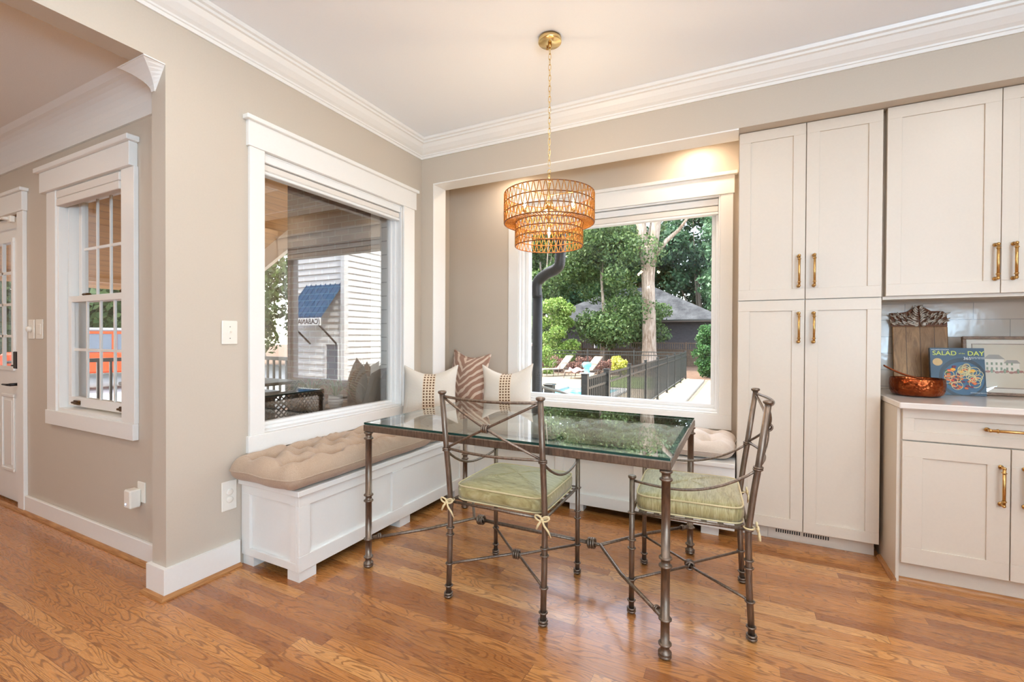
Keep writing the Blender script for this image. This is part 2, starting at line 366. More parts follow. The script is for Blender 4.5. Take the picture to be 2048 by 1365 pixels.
M_['pipe'] = paint('black_downspout', (0.02, 0.02, 0.019), 0.45, 0.2, 12, 0)

# ------------------------------------------------------------------ mesh helpers
class MB:
    def __init__(s): s.v = []; s.f = []; s.smooth = []
    def add(s, vs, fs, sm=False):
        o = len(s.v); s.v += [tuple(p) for p in vs]; s.f += [tuple(i + o for i in f) for f in fs]; s.smooth += [sm] * len(fs); return s
    def box(s, x0, x1, y0, y1, z0, z1, bev=0.0):
        if x0 > x1: x0, x1 = x1, x0
        if y0 > y1: y0, y1 = y1, y0
        if z0 > z1: z0, z1 = z1, z0
        if bev <= 0:
            vs = [(x, y, z) for z in (z0, z1) for y in (y0, y1) for x in (x0, x1)]
            return s.add(vs, [(0, 2, 3, 1), (4, 5, 7, 6), (0, 1, 5, 4), (1, 3, 7, 5), (3, 2, 6, 7), (2, 0, 4, 6)])
        b = min(bev, (x1 - x0) * .45, (y1 - y0) * .45, (z1 - z0) * .45)
        X = (x0, x1); Y = (y0, y1); Z = (z0, z1); vs = []; idx = {}
        for i in (0, 1):
            for j in (0, 1):
                for k in (0, 1):
                    sx, sy, sz = (1 - 2 * i), (1 - 2 * j), (1 - 2 * k)
                    for ax in range(3):
                        p = [X[i] + sx * b, Y[j] + sy * b, Z[k] + sz * b]
                        p[ax] = (X[i], Y[j], Z[k])[ax]
                        idx[(i, j, k, ax)] = len(vs); vs.append(p)
        fs = []
        def face(ids):
            fs.append(tuple(ids))
        for ax in range(3):
            o1, o2 = [q for q in range(3) if q != ax]
            for e in (0, 1):
                ring = []
                for (p, q) in ((0, 0), (1, 0), (1, 1), (0, 1)):
                    t = [0, 0, 0]; t[ax] = e; t[o1] = p; t[o2] = q; ring.append(idx[(*t, ax)])
                if (e == 0) == (ax != 1): ring.reverse()
                face(ring)
        for ax in range(3):
            o1, o2 = [q for q in range(3) if q != ax]
            for p in (0, 1):
                for q in (0, 1):
                    t0 = [0, 0, 0]; t0[o1] = p; t0[o2] = q; t1 = list(t0); t1[ax] = 1
                    face([idx[(*t0, o1)], idx[(*t1, o1)], idx[(*t1, o2)], idx[(*t0, o2)]])
        for i in (0, 1):
            for j in (0, 1):
                for k in (0, 1): face([idx[(i, j, k, 0)], idx[(i, j, k, 1)], idx[(i, j, k, 2)]])
        return s.add(vs, fs)
    def quad(s, *p, sm=False): return s.add(p, [tuple(range(len(p)))], sm)
    def prism(s, poly, axis, a0, a1, sm=False):
        """poly: 2D points in the other two axes, extruded along axis from a0 to a1"""
        def P(p, a):
            q = list(p); q.insert(axis, a); return q
        n = len(poly); vs = [P(p, a0) for p in poly] + [P(p, a1) for p in poly]
        fs = [tuple(range(n)), tuple(range(2 * n - 1, n - 1, -1))] + [(i, (i + 1) % n, n + (i + 1) % n, n + i) for i in range(n)]
        return s.add(vs, fs, sm)
    def tube(s, path, r, seg=10, closed=False, cap=True, sm=True):
        path = [Vector(p) for p in path]; n = len(path)
        rad = r if hasattr(r, '__len__') else [r] * n
        t = []
        for i in range(n):
            if closed: d = path[(i + 1) % n] - path[i - 1]
            else: d = path[min(i + 1, n - 1)] - path[max(i - 1, 0)]
            if d.length < 1e-9: d = Vector((0, 0, 1))
            t.append(d.normalized())
        nrm = t[0].orthogonal().normalized(); vs = []
        for i in range(n):
            nrm = (nrm - t[i] * nrm.dot(t[i]))
            if nrm.length < 1e-6: nrm = t[i].orthogonal()
            nrm.normalize(); b = t[i].cross(nrm)
            for k in range(seg):
                an = 2 * PI * k / seg; vs.append(path[i] + (nrm * math.cos(an) + b * math.sin(an)) * rad[i])
        fs = []
        m = n if closed else n - 1
        for i in range(m):
            j = (i + 1) % n
            for k in range(seg):
                k2 = (k + 1) % seg; fs.append((i * seg + k, i * seg + k2, j * seg + k2, j * seg + k))
        if cap and not closed: fs += [tuple(range(seg - 1, -1, -1)), tuple((n - 1) * seg + k for k in range(seg))]
        return s.add(vs, fs, sm)
    def lathe(s, prof, c=(0, 0, 0), seg=24, axis=2, sm=True, caps=True):
        """prof: (radius, height) list, turned about an axis through c"""
        vs = []
        for (r, h) in prof:
            for k in range(seg):
                an = 2 * PI * k / seg; p = [r * math.cos(an), r * math.sin(an)]; p.insert(axis, h)
                vs.append((p[0] + c[0], p[1] + c[1], p[2] + c[2]))
        fs = [(i * seg + k, i * seg + (k + 1) % seg, (i + 1) * seg + (k + 1) % seg, (i + 1) * seg + k) for i in range(len(prof) - 1) for k in range(seg)]
        if caps: fs += [tuple(range(seg - 1, -1, -1)), tuple((len(prof) - 1) * seg + k for k in range(seg))]
        return s.add(vs, fs, sm)
    def ring(s, c, d, RR, r, seg=16, sg=6):
        d = Vector(d).normalized(); a = d.orthogonal().normalized(); b = d.cross(a); c = Vector(c)
        return s.tube([c + (a * math.cos(2 * PI * k / seg) + b * math.sin(2 * PI * k / seg)) * RR for k in range(seg)], r, sg, closed=True)
    def grid(s, fn, nu, nv, sm=True, flip=False):
        vs = [fn(i / nu, j / nv) for j in range(nv + 1) for i in range(nu + 1)]
        fs = []
        for j in range(nv):
            for i in range(nu):
                q = (j * (nu + 1) + i, j * (nu + 1) + i + 1, (j + 1) * (nu + 1) + i + 1, (j + 1) * (nu + 1) + i)
                fs.append(q[::-1] if flip else q)
        return s.add(vs, fs, sm)
    def ball(s, c, r, seg=12, rings=8, sq=(1, 1, 1)):
        return s.grid(lambda u, v: (c[0] + r * sq[0] * math.sin(PI * v) * math.cos(2 * PI * u), c[1] + r * sq[1] * math.sin(PI * v) * math.sin(2 * PI * u), c[2] - r * sq[2] * math.cos(PI * v)), seg, rings)
    def build(s, name, mat, parent=None, off=None, world=False, loc=None):
        vs = s.v
        if world and parent is not None:
            L = parent.location; vs = [(p[0] - L.x, p[1] - L.y, p[2] - L.z) for p in vs]
        if loc is not None: vs = [(p[0] - loc[0], p[1] - loc[1], p[2] - loc[2]) for p in vs]
        me = bpy.data.meshes.new(name); me.from_pydata([tuple(p) for p in vs], [], s.f)
        me.polygons.foreach_set('use_smooth', s.smooth); me.update()
        me.materials.append(mat if not isinstance(mat, str) else M_[mat])
        o = bpy.data.objects.new(name, me); COL.objects.link(o)
        if parent is not None: o.parent = parent
        if loc is not None: o.location = loc
        return o

def tag(o, label=None, cat=None, group=None, kind=None):
    if label: o['label'] = label
    if cat: o['category'] = cat
    if group: o['group'] = group
    if kind: o['kind'] = kind
    return o
def thing(name, label, cat, loc=(0, 0, 0), rz=0.0, group=None, kind=None):
    o = bpy.data.objects.new(name, None); COL.objects.link(o); o.empty_display_size = 0.1
    o.location = loc; o.rotation_euler = (0, 0, rz)
    return tag(o, label, cat, group, kind)
def struct(mb, name, mat, parent=None):
    o = mb.build(name, mat, parent)
    if parent is None: o['kind'] = 'structure'
    return o
def copy_tree(o, parent=None):
    c = o.copy(); COL.objects.link(c); c.parent = parent
    for ch in list(o.children): copy_tree(ch, c)
    return c
def text_part(name, body, size, mat, parent, loc, rot, align='CENTER', ext=0.0004, sx=1.0, bold=0.0):
    cu = bpy.data.curves.new(name, 'FONT'); cu.body = body; cu.size = size; cu.align_x = align; cu.extrude = ext; cu.offset = bold
    tmp = bpy.data.objects.new(name + '_t', cu); COL.objects.link(tmp)
    bpy.context.view_layer.update()
    me = bpy.data.meshes.new_from_object(tmp.evaluated_get(bpy.context.evaluated_depsgraph_get()))
    bpy.data.objects.remove(tmp); me.materials.clear(); me.materials.append(M_[mat] if isinstance(mat, str) else mat)
    o = bpy.data.objects.new(name, me); COL.objects.link(o); o.parent = parent; o.location = loc; o.rotation_euler = rot; o.scale = (sx, 1, 1)
    return o

# ================================================================== ROOM SHELL
CZ = 2.79; HB = 2.457; FC = 2.55; YB = 0.55
struct(MB().box(-4.6, 5.3, -6.6, -1.6, -0.2, 0).box(-0.12, 5.3, -1.6, 0.7, -0.2, 0), 'floor', 'floor')
struct(MB().box(-0.12, 5.3, -6.6, 0.16, CZ, CZ + 0.12).box(-0.25, 5.3, 0.16, 0.7, 2.62, CZ + 0.12), 'ceiling', 'ceil')
struct(MB().box(-4.6, -0.117, -6.6, -1.6, FC, FC + 0.2), 'ceiling_foyer', 'foyer_ceil')
# left wall with the picture window opening, and the header over the foyer opening
struct(MB().box(-0.117, 0, -1.868, -1.393, 0, CZ).box(-0.117, 0, -0.236, 0.0, 0, CZ)
       .box(-0.117, 0, -1.393, -0.236, 0, 0.673).box(-0.117, 0, -1.393, -0.236, 2.227, CZ)
       .box(-0.117, 0, -6.6, -1.868, HB, CZ), 'wall_left', 'wall')
# foyer wall with door and sash window openings
FY = -1.735
struct(MB().box(-4.6, -3.02, FY, -1.6, 0, FC).box(-3.02, -2.086, FY, -1.6, 2.06, FC).box(-2.086, -1.488, FY, -1.6, 0, FC)
       .box(-1.488, -0.672, FY, -1.6, 0, 0.734).box(-1.488, -0.672, FY, -1.6, 2.12, FC).box(-0.672, -0.117, FY, -1.6, 0, FC), 'wall_foyer', 'wall')
# back wall with its window opening
struct(MB().box(-0.25, 0.632, YB, 0.7, 0, 2.62).box(2.226, 5.3, YB, 0.7, 0, 2.62).box(0.632, 2.226, YB, 0.7, 0, 0.665).box(0.632, 2.226, YB, 0.7, 2.23, 2.62), 'wall_back', 'wall')
# header dropped in front of the alcove and its left jamb
struct(MB().box(0, 5.3, 0, 0.16, HB, CZ).box(-0.117, 0.119, 0, 0.16, 0, HB), 'wall_header', 'wall')
struct(MB().box(-0.25, -0.1, 0.16, YB, 0, 2.62), 'wall_alcove_left', 'wall')
struct(MB().box(0.119, 2.343, 0.001, 0.166, HB - 0.008, HB).box(0.119, 0.125, 0.001, 0.166, 0.462, HB - 0.008), 'trim_13', 'trim')
# remaining walls, behind the camera
struct(MB().box(5.15, 5.3, -6.6, 0.55, 0, CZ), 'wall_right', 'wall')
struct(MB().box(-4.6, 5.3, -6.72, -6.6, 0, CZ), 'wall_rear', 'wall')
struct(MB().box(-4.72, -4.6, -6.6, -1.6, 0, FC), 'wall_foyer_left', 'wall')
# unseen window frame added on the solid rear wall behind the fill light
mb = MB().box(2.35, 4.98, -6.6, -6.56, 0.38, 0.45).box(2.35, 4.98, -6.6, -6.56, 2.46, 2.53)
for x in (2.35, 3.62, 4.90): mb.box(x - 0.03, x + 0.05, -6.6, -6.56, 0.38, 2.53)
struct(mb, 'added_rear_frame', 'vinyl')

# crown moulding
prof = [(0, 2.666), (0.010, 2.666), (0.013, 2.682), (0.020, 2.684), (0.022, 2.693), (0.040, 2.704), (0.066, 2.728), (0.083, 2.753), (0.095, 2.756), (0.098, 2.768), (0.112, 2.772), (0.118, 2.789), (0, 2.789)]
mb = MB(); n = len(prof)
vs = [(d, -6.6, z) for d, z in prof] + [(d, -d, z) for d, z in prof] + [(5.15, -d, z) for d, z in prof]
fs = [(i, i + 1, n + i + 1, n + i) for i in range(n - 1)] + [(n + i, n + i + 1, 2 * n + i + 1, 2 * n + i) for i in range(n - 1)]
mb.add(vs, fs); struct(mb, 'trim_1', 'trim')
# foyer crown, a cove
mb = MB(); pr_ = [(0, 2.365), (0.012, 2.365)] + [(0.012 + 0.10 * (1 - math.cos(t * PI / 2)) , 2.37 + 0.165 * math.sin(t * PI / 2)) for t in [i / 8 for i in range(9)]] + [(0.14, 2.55), (0, 2.55)]
n = len(pr_)
mb.add([(-4.6, FY - d, z) for d, z in pr_] + [(-0.117, FY - d, z) for d, z in pr_], [(i, i + 1, n + i + 1, n + i) for i in range(n - 1)])
struct(mb, 'trim_2', 'trim')
# crown return on the end of the left wall: a small concave bracket
mb = MB(); rows = []
for i in range(9):
    t = i / 8; z = 2.352 + 0.103 * t; o = t ** 1.9
    rows.append([(-0.113 - 0.118 * o, -1.868, z), (-0.113 - 0.118 * o, -1.872 - 0.082 * o, z), (-0.085 + 0.083 * t ** 0.8 * 0.0 - 0.02 * o + 0.10 * o, -1.872 - 0.082 * o, z), (-0.085 + 0.083 * t, -1.868, z)])
vs = [p for r_ in rows for p in r_]
fs = [(4 * i + k, 4 * i + k + 1, 4 * i + k + 5, 4 * i + k + 4) for i in range(8) for k in range(3)] + [(0, 1, 2, 3), (35, 34, 33, 32)]
mb.add(vs, fs); mb.box(-0.232, 0.0, -1.953, -1.868, 2.452, 2.457); struct(mb, 'trim_3', 'trim')

# baseboards and shoe mouldings
mb = MB().prism([(-0.135, FY - 0.019), (-0.135, -1.886), (0.018, -1.886), (0.018, -1.53), (0.0005, -1.53), (0.0005, -1.8685), (-0.1175, -1.8685), (-0.1175, FY - 0.019)], 2, 0, 0.137)
struct(mb, 'baseboard_left', 'trim')
mb = MB().box(-1.986, -0.135, FY - 0.018, FY, 0, 0.116, 0.003); struct(mb, 'baseboard_foyer', 'trim')
mb = MB()
q = [(0, 0), (0.019, 0), (0.018, 0.007), (0.013, 0.014), (0.006, 0.018), (0, 0.019)]
def shoe_y(mb, x, y0, y1, s_):  # runs along y, projects to +x*s_
    mb.prism([(x + s_ * a_, b_) for a_, b_ in q], 1, y0, y1)
mb.add([(0.018 + a_, -1.886 - a_, b_) for a_, b_ in q] + [(0.018 + a_, -1.53, b_) for a_, b_ in q], [(i, (i + 1) % 6, 6 + (i + 1) % 6, 6 + i) for i in range(6)])
mb.add([(0.018 + a_, -1.886 - a_, b_) for a_, b_ in q] + [(-0.135 - a_, -1.886 - a_, b_) for a_, b_ in q], [(i, (i + 1) % 6, 6 + (i + 1) % 6, 6 + i) for i in range(6)])
mb.add([(-0.135 - a_, -1.886 - a_, b_) for a_, b_ in q] + [(-0.135 - a_, FY - 0.02, b_) for a_, b_ in q], [(i, (i + 1) % 6, 6 + (i + 1) % 6, 6 + i) for i in range(6)])
struct(mb, 'trim_4', 'shoe')
mb = MB(); mb.add([(-3.1, FY - 0.018 - a_, b_) for a_, b_ in q] + [(-0.135, FY - 0.018 - a_, b_) for a_, b_ in q], [(i, (i + 1) % 6, 6 + (i + 1) % 6, 6 + i) for i in range(6)])
struct(mb, 'trim_5', 'shoe')

# recessed can trims
for cx, cy in CANS + [(0.62, 0.36), (2.08, 0.36), (-0.95, -2.95), (-2.55, -2.95), (-1.7, -4.4)]:
    zc = CZ if (cx, cy) in CANS else (2.62 if cy > 0 else FC)
    c = thing('recessed_light', 'round white recessed ceiling light out of the photograph above the room', 'ceiling light', (cx, cy, zc), group='recessed ceiling lights')
    MB().lathe([(0.095, -0.0005), (0.095, -0.006), (0.07, -0.009), (0.07, -0.0005)], seg=28, caps=False).build('trim_ring', 'trim', c)
    MB().lathe([(0.068, -0.0008), (0.0005, -0.0012)], seg=28, caps=False).build('lens', 'canglow', c)

# ================================================================== WINDOWS
def casing_y(name, ya_out, ya, yb, yb_out, z_ap, z_bot, z_top, z_h, z_cap, hy0, hy1, cy0, cy1, ay0, ay1, gx, glass_y, glass_z, fr):
    """window set in the left wall (plane x=0)"""
    o = MB().box(0, 0.020, ya_out, ya, z_bot, z_top, 0.002).box(0, 0.020, yb, yb_out, z_bot, z_top, 0.002).build(name, 'trim')
    o['kind'] = 'structure'
    MB().box(0, 0.026, hy0, hy1, z_top, z_h, 0.002).build('head_casing', 'trim', o)
    MB().box(0, 0.045, cy0, cy1, z_h, z_cap, 0.003).build('cap_moulding', 'trim', o)
    MB().box(0, 0.024, ay0, ay1, z_ap, z_bot, 0.002).build('apron', 'trim', o)
    return o
w1 = casing_y('window_1', -1.478, -1.393, -0.236, -0.108, 0.58, 0.673, 2.227, 2.362, 2.386, -1.489, -0.092, -1.507, -0.077, -1.489, -0.096, 0, 0, 0, 0)
def frame_rect(mb, axis, p0, p1, a0, a1, b0, b1, wd, bev=0.002):
    """rectangular frame: axis normal, from p0 to p1; spans a (horizontal) and b (z)"""
    def bx(a0_, a1_, b0_, b1_):
        if axis == 0: mb.box(p0, p1, a0_, a1_, b0_, b1_, bev)
        else: mb.box(a0_, a1_, p0, p1, b0_, b1_, bev)
    bx(a0, a1, b0, b0 + wd); bx(a0, a1, b1 - wd, b1); bx(a0, a0 + wd, b0 + wd, b1 - wd); bx(a1 - wd, a1, b0 + wd, b1 - wd)
mb = MB(); frame_rect(mb, 0, -0.116, -0.001, -1.393, -0.236, 0.673, 2.227, 0.010); frame_rect(mb, 0, -0.116, -0.050, -1.383, -0.246, 0.683, 2.217, 0.016); frame_rect(mb, 0, -0.116, -0.075, -1.367, -0.262, 0.699, 2.201, 0.018)
mb.build('sash_frame', 'vinyl', w1)
mb = MB(); mb.box(-0.101, -0.098, -1.352, -0.278, 0.714, 2.186); mb.build('glass_pane', 'pane', w1)
# shade
s = thing('roller_shade', 'white roller shade drawn up at the top of the picture window beside the light switch', 'shade', (-0.04, -0.81, 2.13))
MB().box(-0.070, -0.004, -1.381, -0.25, 2.176, 2.222, 0.003).build('head_rail', 'vinyl', s, world=True)
MB().box(-0.066, -0.012, -1.379, -0.252, 2.132, 2.171, 0.006).build('stacked_fabric', 'shade', s, world=True)
MB().box(-0.066, -0.010, -1.379, -0.252, 2.112, 2.130, 0.004).build('bottom_rail', 'vinyl', s, world=True)

# back window
o = MB().box(0.537, 0.632, YB - 0.020, YB, 0.665, 2.23, 0.002).box(2.226, 2.308, YB - 0.020, YB, 0.665, 2.23, 0.002).build('window_2', 'trim'); o['kind'] = 'structure'; w2 = o
MB().box(0.525, 2.316, YB - 0.026, YB, 2.23, 2.357, 0.002).build('head_casing', 'trim', o)
MB().box(0.505, 2.334, YB - 0.045, YB, 2.357, 2.382, 0.003).build('cap_moulding', 'trim', o)
MB().box(0.537, 2.308, YB - 0.020, YB, 0.56, 0.665, 0.002).build('apron', 'trim', o)
mb = MB(); frame_rect(mb, 1, YB - 0.012, 0.69, 0.632, 2.226, 0.665, 2.23, 0.012); frame_rect(mb, 1, YB + 0.03, 0.69, 0.644, 2.214, 0.677, 2.218, 0.018); frame_rect(mb, 1, YB + 0.07, 0.69, 0.662, 2.196, 0.695, 2.200, 0.030)
mb.build('sash_frame', 'vinyl', o)
MB().box(0.690, 2.168, 0.660, 0.663, 0.723, 2.172).build('glass_pane', 'pane2', o)
s = thing('roller_shade', 'white roller shade drawn up at the top of the window behind the pendant lamp', 'shade', (1.43, 0.6, 2.12))
MB().box(0.646, 2.212, YB + 0.005, YB + 0.055, 2.165, 2.212, 0.003).build('head_rail', 'vinyl', s, world=True)
MB().box(0.646, 2.212, YB + 0.006, YB + 0.05, 2.118, 2.160, 0.005).build('stacked_fabric', 'shade', s, world=True)
MB().box(0.646, 2.212, YB + 0.004, YB + 0.052, 2.100, 2.116, 0.003).build('bottom_rail', 'vinyl', s, world=True)

# foyer sash window
yf = FY
o = MB().box(-1.615, -1.488, yf - 0.022, yf, 0.734, 2.12, 0.002).box(-0.672, -0.535, yf - 0.022, yf, 0.734, 2.12, 0.002).build('window_3', 'trim'); o['kind'] = 'structure'
MB().box(-1.665, -0.545, yf - 0.04, yf, 2.12, 2.247, 0.002).build('head_casing', 'trim', o)
MB().box(-1.695, -0.522, yf - 0.06, yf, 2.247, 2.277, 0.003).build('cap_moulding', 'trim', o)
MB().box(-1.625, -0.538, yf - 0.028, yf, 0.645, 0.734, 0.002).build('apron', 'trim', o)
mb = MB(); frame_rect(mb, 1, yf - 0.012, yf + 0.125, -1.488, -0.672, 0.734, 2.12, 0.02); mb.box(-1.46, -1.448, yf + 0.03, yf + 0.12, 0.75, 2.1)
mb.build('jamb', 'trim', o)
def sash(name, x0, x1, y0, y1, z0, z1, rail_b, rail_t, st, cols, rws):
    mb = MB().box(x0, x1, y0, y1, z0, z0 + rail_b, 0.002).box(x0, x1, y0, y1, z1 - rail_t, z1, 0.002).box(x0, x0 + st, y0, y1, z0 + rail_b, z1 - rail_t, 0.002).box(x1 - st, x1, y0, y1, z0 + rail_b, z1 - rail_t, 0.002)
    ix0, ix1, iz0, iz1 = x0 + st, x1 - st, z0 + rail_b, z1 - rail_t
    for k in range(1, cols): c = ix0 + (ix1 - ix0) * k / cols; mb.box(c - 0.007, c + 0.007, y0 + 0.012, y1 - 0.012, iz0, iz1)
    for k in range(1, rws): c = iz0 + (iz1 - iz0) * k / rws; mb.box(ix0, ix1, y0 + 0.0125, y1 - 0.0125, c - 0.008, c + 0.008)
    p = mb.build(name, 'trim', o)
    MB().box(ix0, ix1, (y0 + y1) / 2 - 0.001, (y0 + y1) / 2 + 0.001, iz0, iz1).build('glass_pane', 'pane2', p)
    return p
ls = sash('lower_sash', -1.425, -0.676, yf + 0.02, yf + 0.055, 0.770, 1.455, 0.055, 0.038, 0.038, 4, 2)
us = sash('upper_sash', -1.425, -0.676, yf + 0.07, yf + 0.105, 1.42, 2.10, 0.036, 0.04, 0.038, 4, 2)
for x in (-1.30, -0.74): MB().box(x - 0.035, x + 0.035, yf - 0.004, yf + 0.02, 0.788, 0.800, 0.003).box(x - 0.035, x + 0.035, yf + 0.008, yf + 0.021, 0.780, 0.808, 0.003).build('sash_lift', 'bronze', ls)
MB().box(-0.80, -0.735, yf + 0.022, yf + 0.052, 1.455, 1.475, 0.006).build('sash_lock', 'bronze', ls)
MB().box(-1.26, -1.20, yf + 0.022, yf + 0.052, 1.455, 1.470, 0.006).build('sash_lock', 'bronze', ls)
s = thing('roller_shade', 'cream roller shade drawn up in the small-paned foyer window', 'shade', (-1.08, yf, 2.06))
MB().box(-1.466, -0.69, yf - 0.024, yf + 0.018, 2.066, 2.112, 0.003).build('head_rail', 'shade', s, world=True)
MB().box(-1.466, -0.69, yf - 0.024, yf + 0.018, 2.018, 2.064, 0.003).build('stacked_fabric', 'shade', s, world=True)

# foyer door
o = MB().box(-2.086, -1.986, yf - 0.022, yf, 0.0, 2.055, 0.002).box(-3.12, -3.02, yf - 0.022, yf, 0, 2.055, 0.002).box(-3.17, -1.975, yf - 0.03, yf, 2.055, 2.185, 0.002).box(-3.19, -1.955, yf - 0.045, yf, 2.185, 2.207, 0.002).build('trim_6', 'trim'); o['kind'] = 'structure'
d = MB()
gx0, gx1, gz0, gz1 = -2.83, -2.285, 0.975, 1.885
d.box(-3.02, gx0, yf + 0.02, yf + 0.064, 0.02, 2.05).box(gx1, -2.088, yf + 0.02, yf + 0.064, 0.02, 2.05).box(gx0, gx1, yf + 0.02, yf + 0.064, 0.02, gz0).box(gx0, gx1, yf + 0.02, yf + 0.064, gz1, 2.05)
dr = d.build('door_1', 'trim'); dr['kind'] = 'structure'
mb = MB(); frame_rect(mb, 1, yf + 0.008, yf + 0.03, gx0 - 0.02, gx1 + 0.02, gz0 - 0.02, gz1 + 0.02, 0.03)
for k in (1, 2): c = gx0 + (gx1 - gx0) * k / 3; mb.box(c - 0.009, c + 0.009, yf + 0.012, yf + 0.03, gz0, gz1)
for k in (1, 2, 3): c = gz0 + (gz1 - gz0) * k / 4; mb.box(gx0, gx1, yf + 0.012, yf + 0.03, c - 0.009, c + 0.009)
mb.build('glazing_grille', 'trim', dr)
MB().box(gx0, gx1, yf + 0.036, yf + 0.039, gz0, gz1).build('glass_pane', 'pane2', dr)
for x0, x1 in ((-2.83, -2.60), (-2.50, -2.27)):
    mb = MB(); frame_rect(mb, 1, yf + 0.010, yf + 0.022, x0, x1, 0.225, 0.785, 0.025, 0.008); mb.box(x0 + 0.045, x1 - 0.045, yf + 0.014, yf + 0.022, 0.27, 0.74, 0.006); mb.build('raised_panel', 'trim', dr)
tag(MB().box(-2.195, -2.135, yf - 0.012, yf + 0.02, 0.975, 1.095, 0.004).box(-2.235, -2.19, yf - 0.012, yf + 0.005, 0.99, 1.0, 0.002).build('keypad_lock', 'black', dr), 'black keypad deadbolt')
mb = MB().box(-2.19, -2.135, yf + 0.008, yf + 0.02, 0.835, 0.895, 0.003); mb.tube([(-2.162, yf + 0.01, 0.865), (-2.162, yf - 0.035, 0.865)], 0.011, 10); mb.tube([(-2.162, yf - 0.035, 0.865), (-2.20, yf - 0.04, 0.863), (-2.30, yf - 0.035, 0.861)], [0.010, 0.008, 0.006], 10)
tag(mb.build('door_handle', 'black', dr), 'black lever handle')
# bracket of curtain rod at the door's head
t = thing('curtain_bracket', 'small white curtain rod bracket at the top corner of the foyer door', 'bracket', (-2.12, yf - 0.03, 2.02))
MB().box(-2.15, -2.10, yf - 0.05, yf - 0.022, 1.985, 2.03, 0.005).build('mount', 'plastic', t, world=True)
MB().tube([(-2.125, yf - 0.05, 2.01), (-2.16, yf - 0.07, 2.01)], 0.012, 10).build('rod_socket', 'plastic', t, world=True)
MB().tube([(-3.0, yf - 0.07, 2.01), (-2.15, yf - 0.07, 2.01)], 0.006, 8).build('rod', 'plastic', t, world=True)

# ================================================================== WALL PLATES
def plate_left(name, label, y, z, hh, ww, kind):
    t = thing(name, label, 'light switch' if kind == 'sw' else 'outlet', (0, y, z))
    MB().box(0, 0.007, -ww / 2, ww / 2, -hh / 2, hh / 2, 0.003).build('cover_plate', 'plastic', t)
    if kind == 'sw':
        MB().box(0.006, 0.0085, -0.006, 0.006, -0.013, 0.013).build('toggle_slot', 'plastic', t)
        mb = MB(); mb.prism([(0.006, -0.005), (0.020, 0.006), (0.020, 0.012), (0.006, 0.005)], 1, -0.004, 0.004); mb.build('toggle', 'plastic', t)
        for zz in (-0.03, 0.03): MB().lathe([(0.003, 0.007), (0.003, 0.0082)], seg=10, axis=0, c=(0, 0, zz)).build('screw', 'screw', t)
    else:
        for zz in (-0.02, 0.02):
            MB().lathe([(0.0165, 0.006), (0.0165, 0.012), (0.012, 0.014)], seg=20, axis=0, c=(0, 0, zz)).build('safety_cap', 'plastic', t)
    return t
plate_left('light_switch', 'ivory toggle light switch on the wall left of the picture window', -1.577, 1.228, 0.122, 0.08, 'sw')
plate_left('outlet', 'ivory wall outlet with two round safety caps left of the window bench', -1.580, 0.384, 0.152, 0.078, 'out')
t = thing('light_switch', 'round dimmer knob switch on the foyer wall beside the door', 'light switch', (-1.905, yf, 1.25))
MB().box(-0.045, 0.045, -0.007, 0, -0.065, 0.065, 0.003).build('cover_plate', 'plastic', t)
MB().lathe([(0.020, -0.007), (0.018, -0.028), (0.010, -0.031)], seg=20, axis=1, c=(0.0, 0, 0)).build('dimmer_knob', 'plastic', t)
t = thing('light_switch', 'blank white cover plate on the foyer wall, right of the dimmer knob', 'cover plate', (-1.775, yf, 1.25))
MB().box(-0.06, 0.045, -0.006, 0, -0.065, 0.065, 0.003).build('cover_plate', 'plastic', t)
MB().box(-0.03, 0.02, -0.009, -0.005, -0.035, 0.035, 0.002).build('rocker', 'plastic', t)
t = thing('outlet', 'white foyer wall outlet mostly hidden by the plugged in box', 'outlet', (-0.505, yf, 0.36))
MB().box(-0.035, 0.04, -0.007, 0, -0.045, 0.065, 0.003).build('cover_plate', 'plastic', t)
t = thing('plug_in_sensor', 'white plug-in box with a tiny blue light low on the foyer wall', 'plug', (-0.53, yf - 0.007, 0.345))
MB().box(-0.033, 0.033, -0.052, 0, -0.052, 0.045, 0.006).build('housing', 'plastic', t)
MB().lathe([(0.004, -0.0535), (0.004, -0.052)], seg=10, axis=1, c=(-0.012, 0, -0.030)).build('indicator_light', 'led', t)

# ================================================================== BENCH
def shaker_x(mb, x, y0, y1, z0, z1, stiles, rail_t, rail_b, th=0.016):
    """face frame on plane x (front towards +x); stiles: list of (ya,yb)"""
    mb.box(x - th - 0.006, x - th, y0, y1, z0, z1)
    mb.box(x - th, x, y0, y1, z1 - rail_t, z1, 0.0015).box(x - th, x, y0, y1, z0, z0 + rail_b, 0.0015)
    for a_, b_ in stiles: mb.box(x - th, x, a_, b_, z0 + rail_b, z1 - rail_t, 0.0015)
def shaker_y(mb, y, x0, x1, z0, z1, stiles, rail_t, rail_b, th=0.016):
    mb.box(x0, x1, y + th, y + th + 0.006, z0, z1)
    mb.box(x0, x1, y, y + th, z1 - rail_t, z1, 0.0015).box(x0, x1, y, y + th, z0, z0 + rail_b, 0.0015)
    for a_, b_ in stiles: mb.box(a_, b_, y, y + th, z0 + rail_b, z1 - rail_t, 0.0015)
BT = 'white storage bench'
bn = thing('storage_bench', 'white panelled storage bench along the wall under the picture window', 'bench', (0.23, -0.78, 0))
mb = MB(); shaker_x(mb, 0.451, -1.515, -0.012, 0.055, 0.43, [(-1.515, -1.449), (-0.85, -0.753), (-0.09, -0.012)], 0.055, 0.075)
mb.build('front_panel', 'trim', bn, world=True)
mb = MB(); shaker_y(mb, -1.515, 0.004, 0.429, 0.055, 0.43, [(0.004, 0.07), (0.385, 0.429)], 0.05, 0.04); mb.build('end_panel', 'trim', bn, world=True)
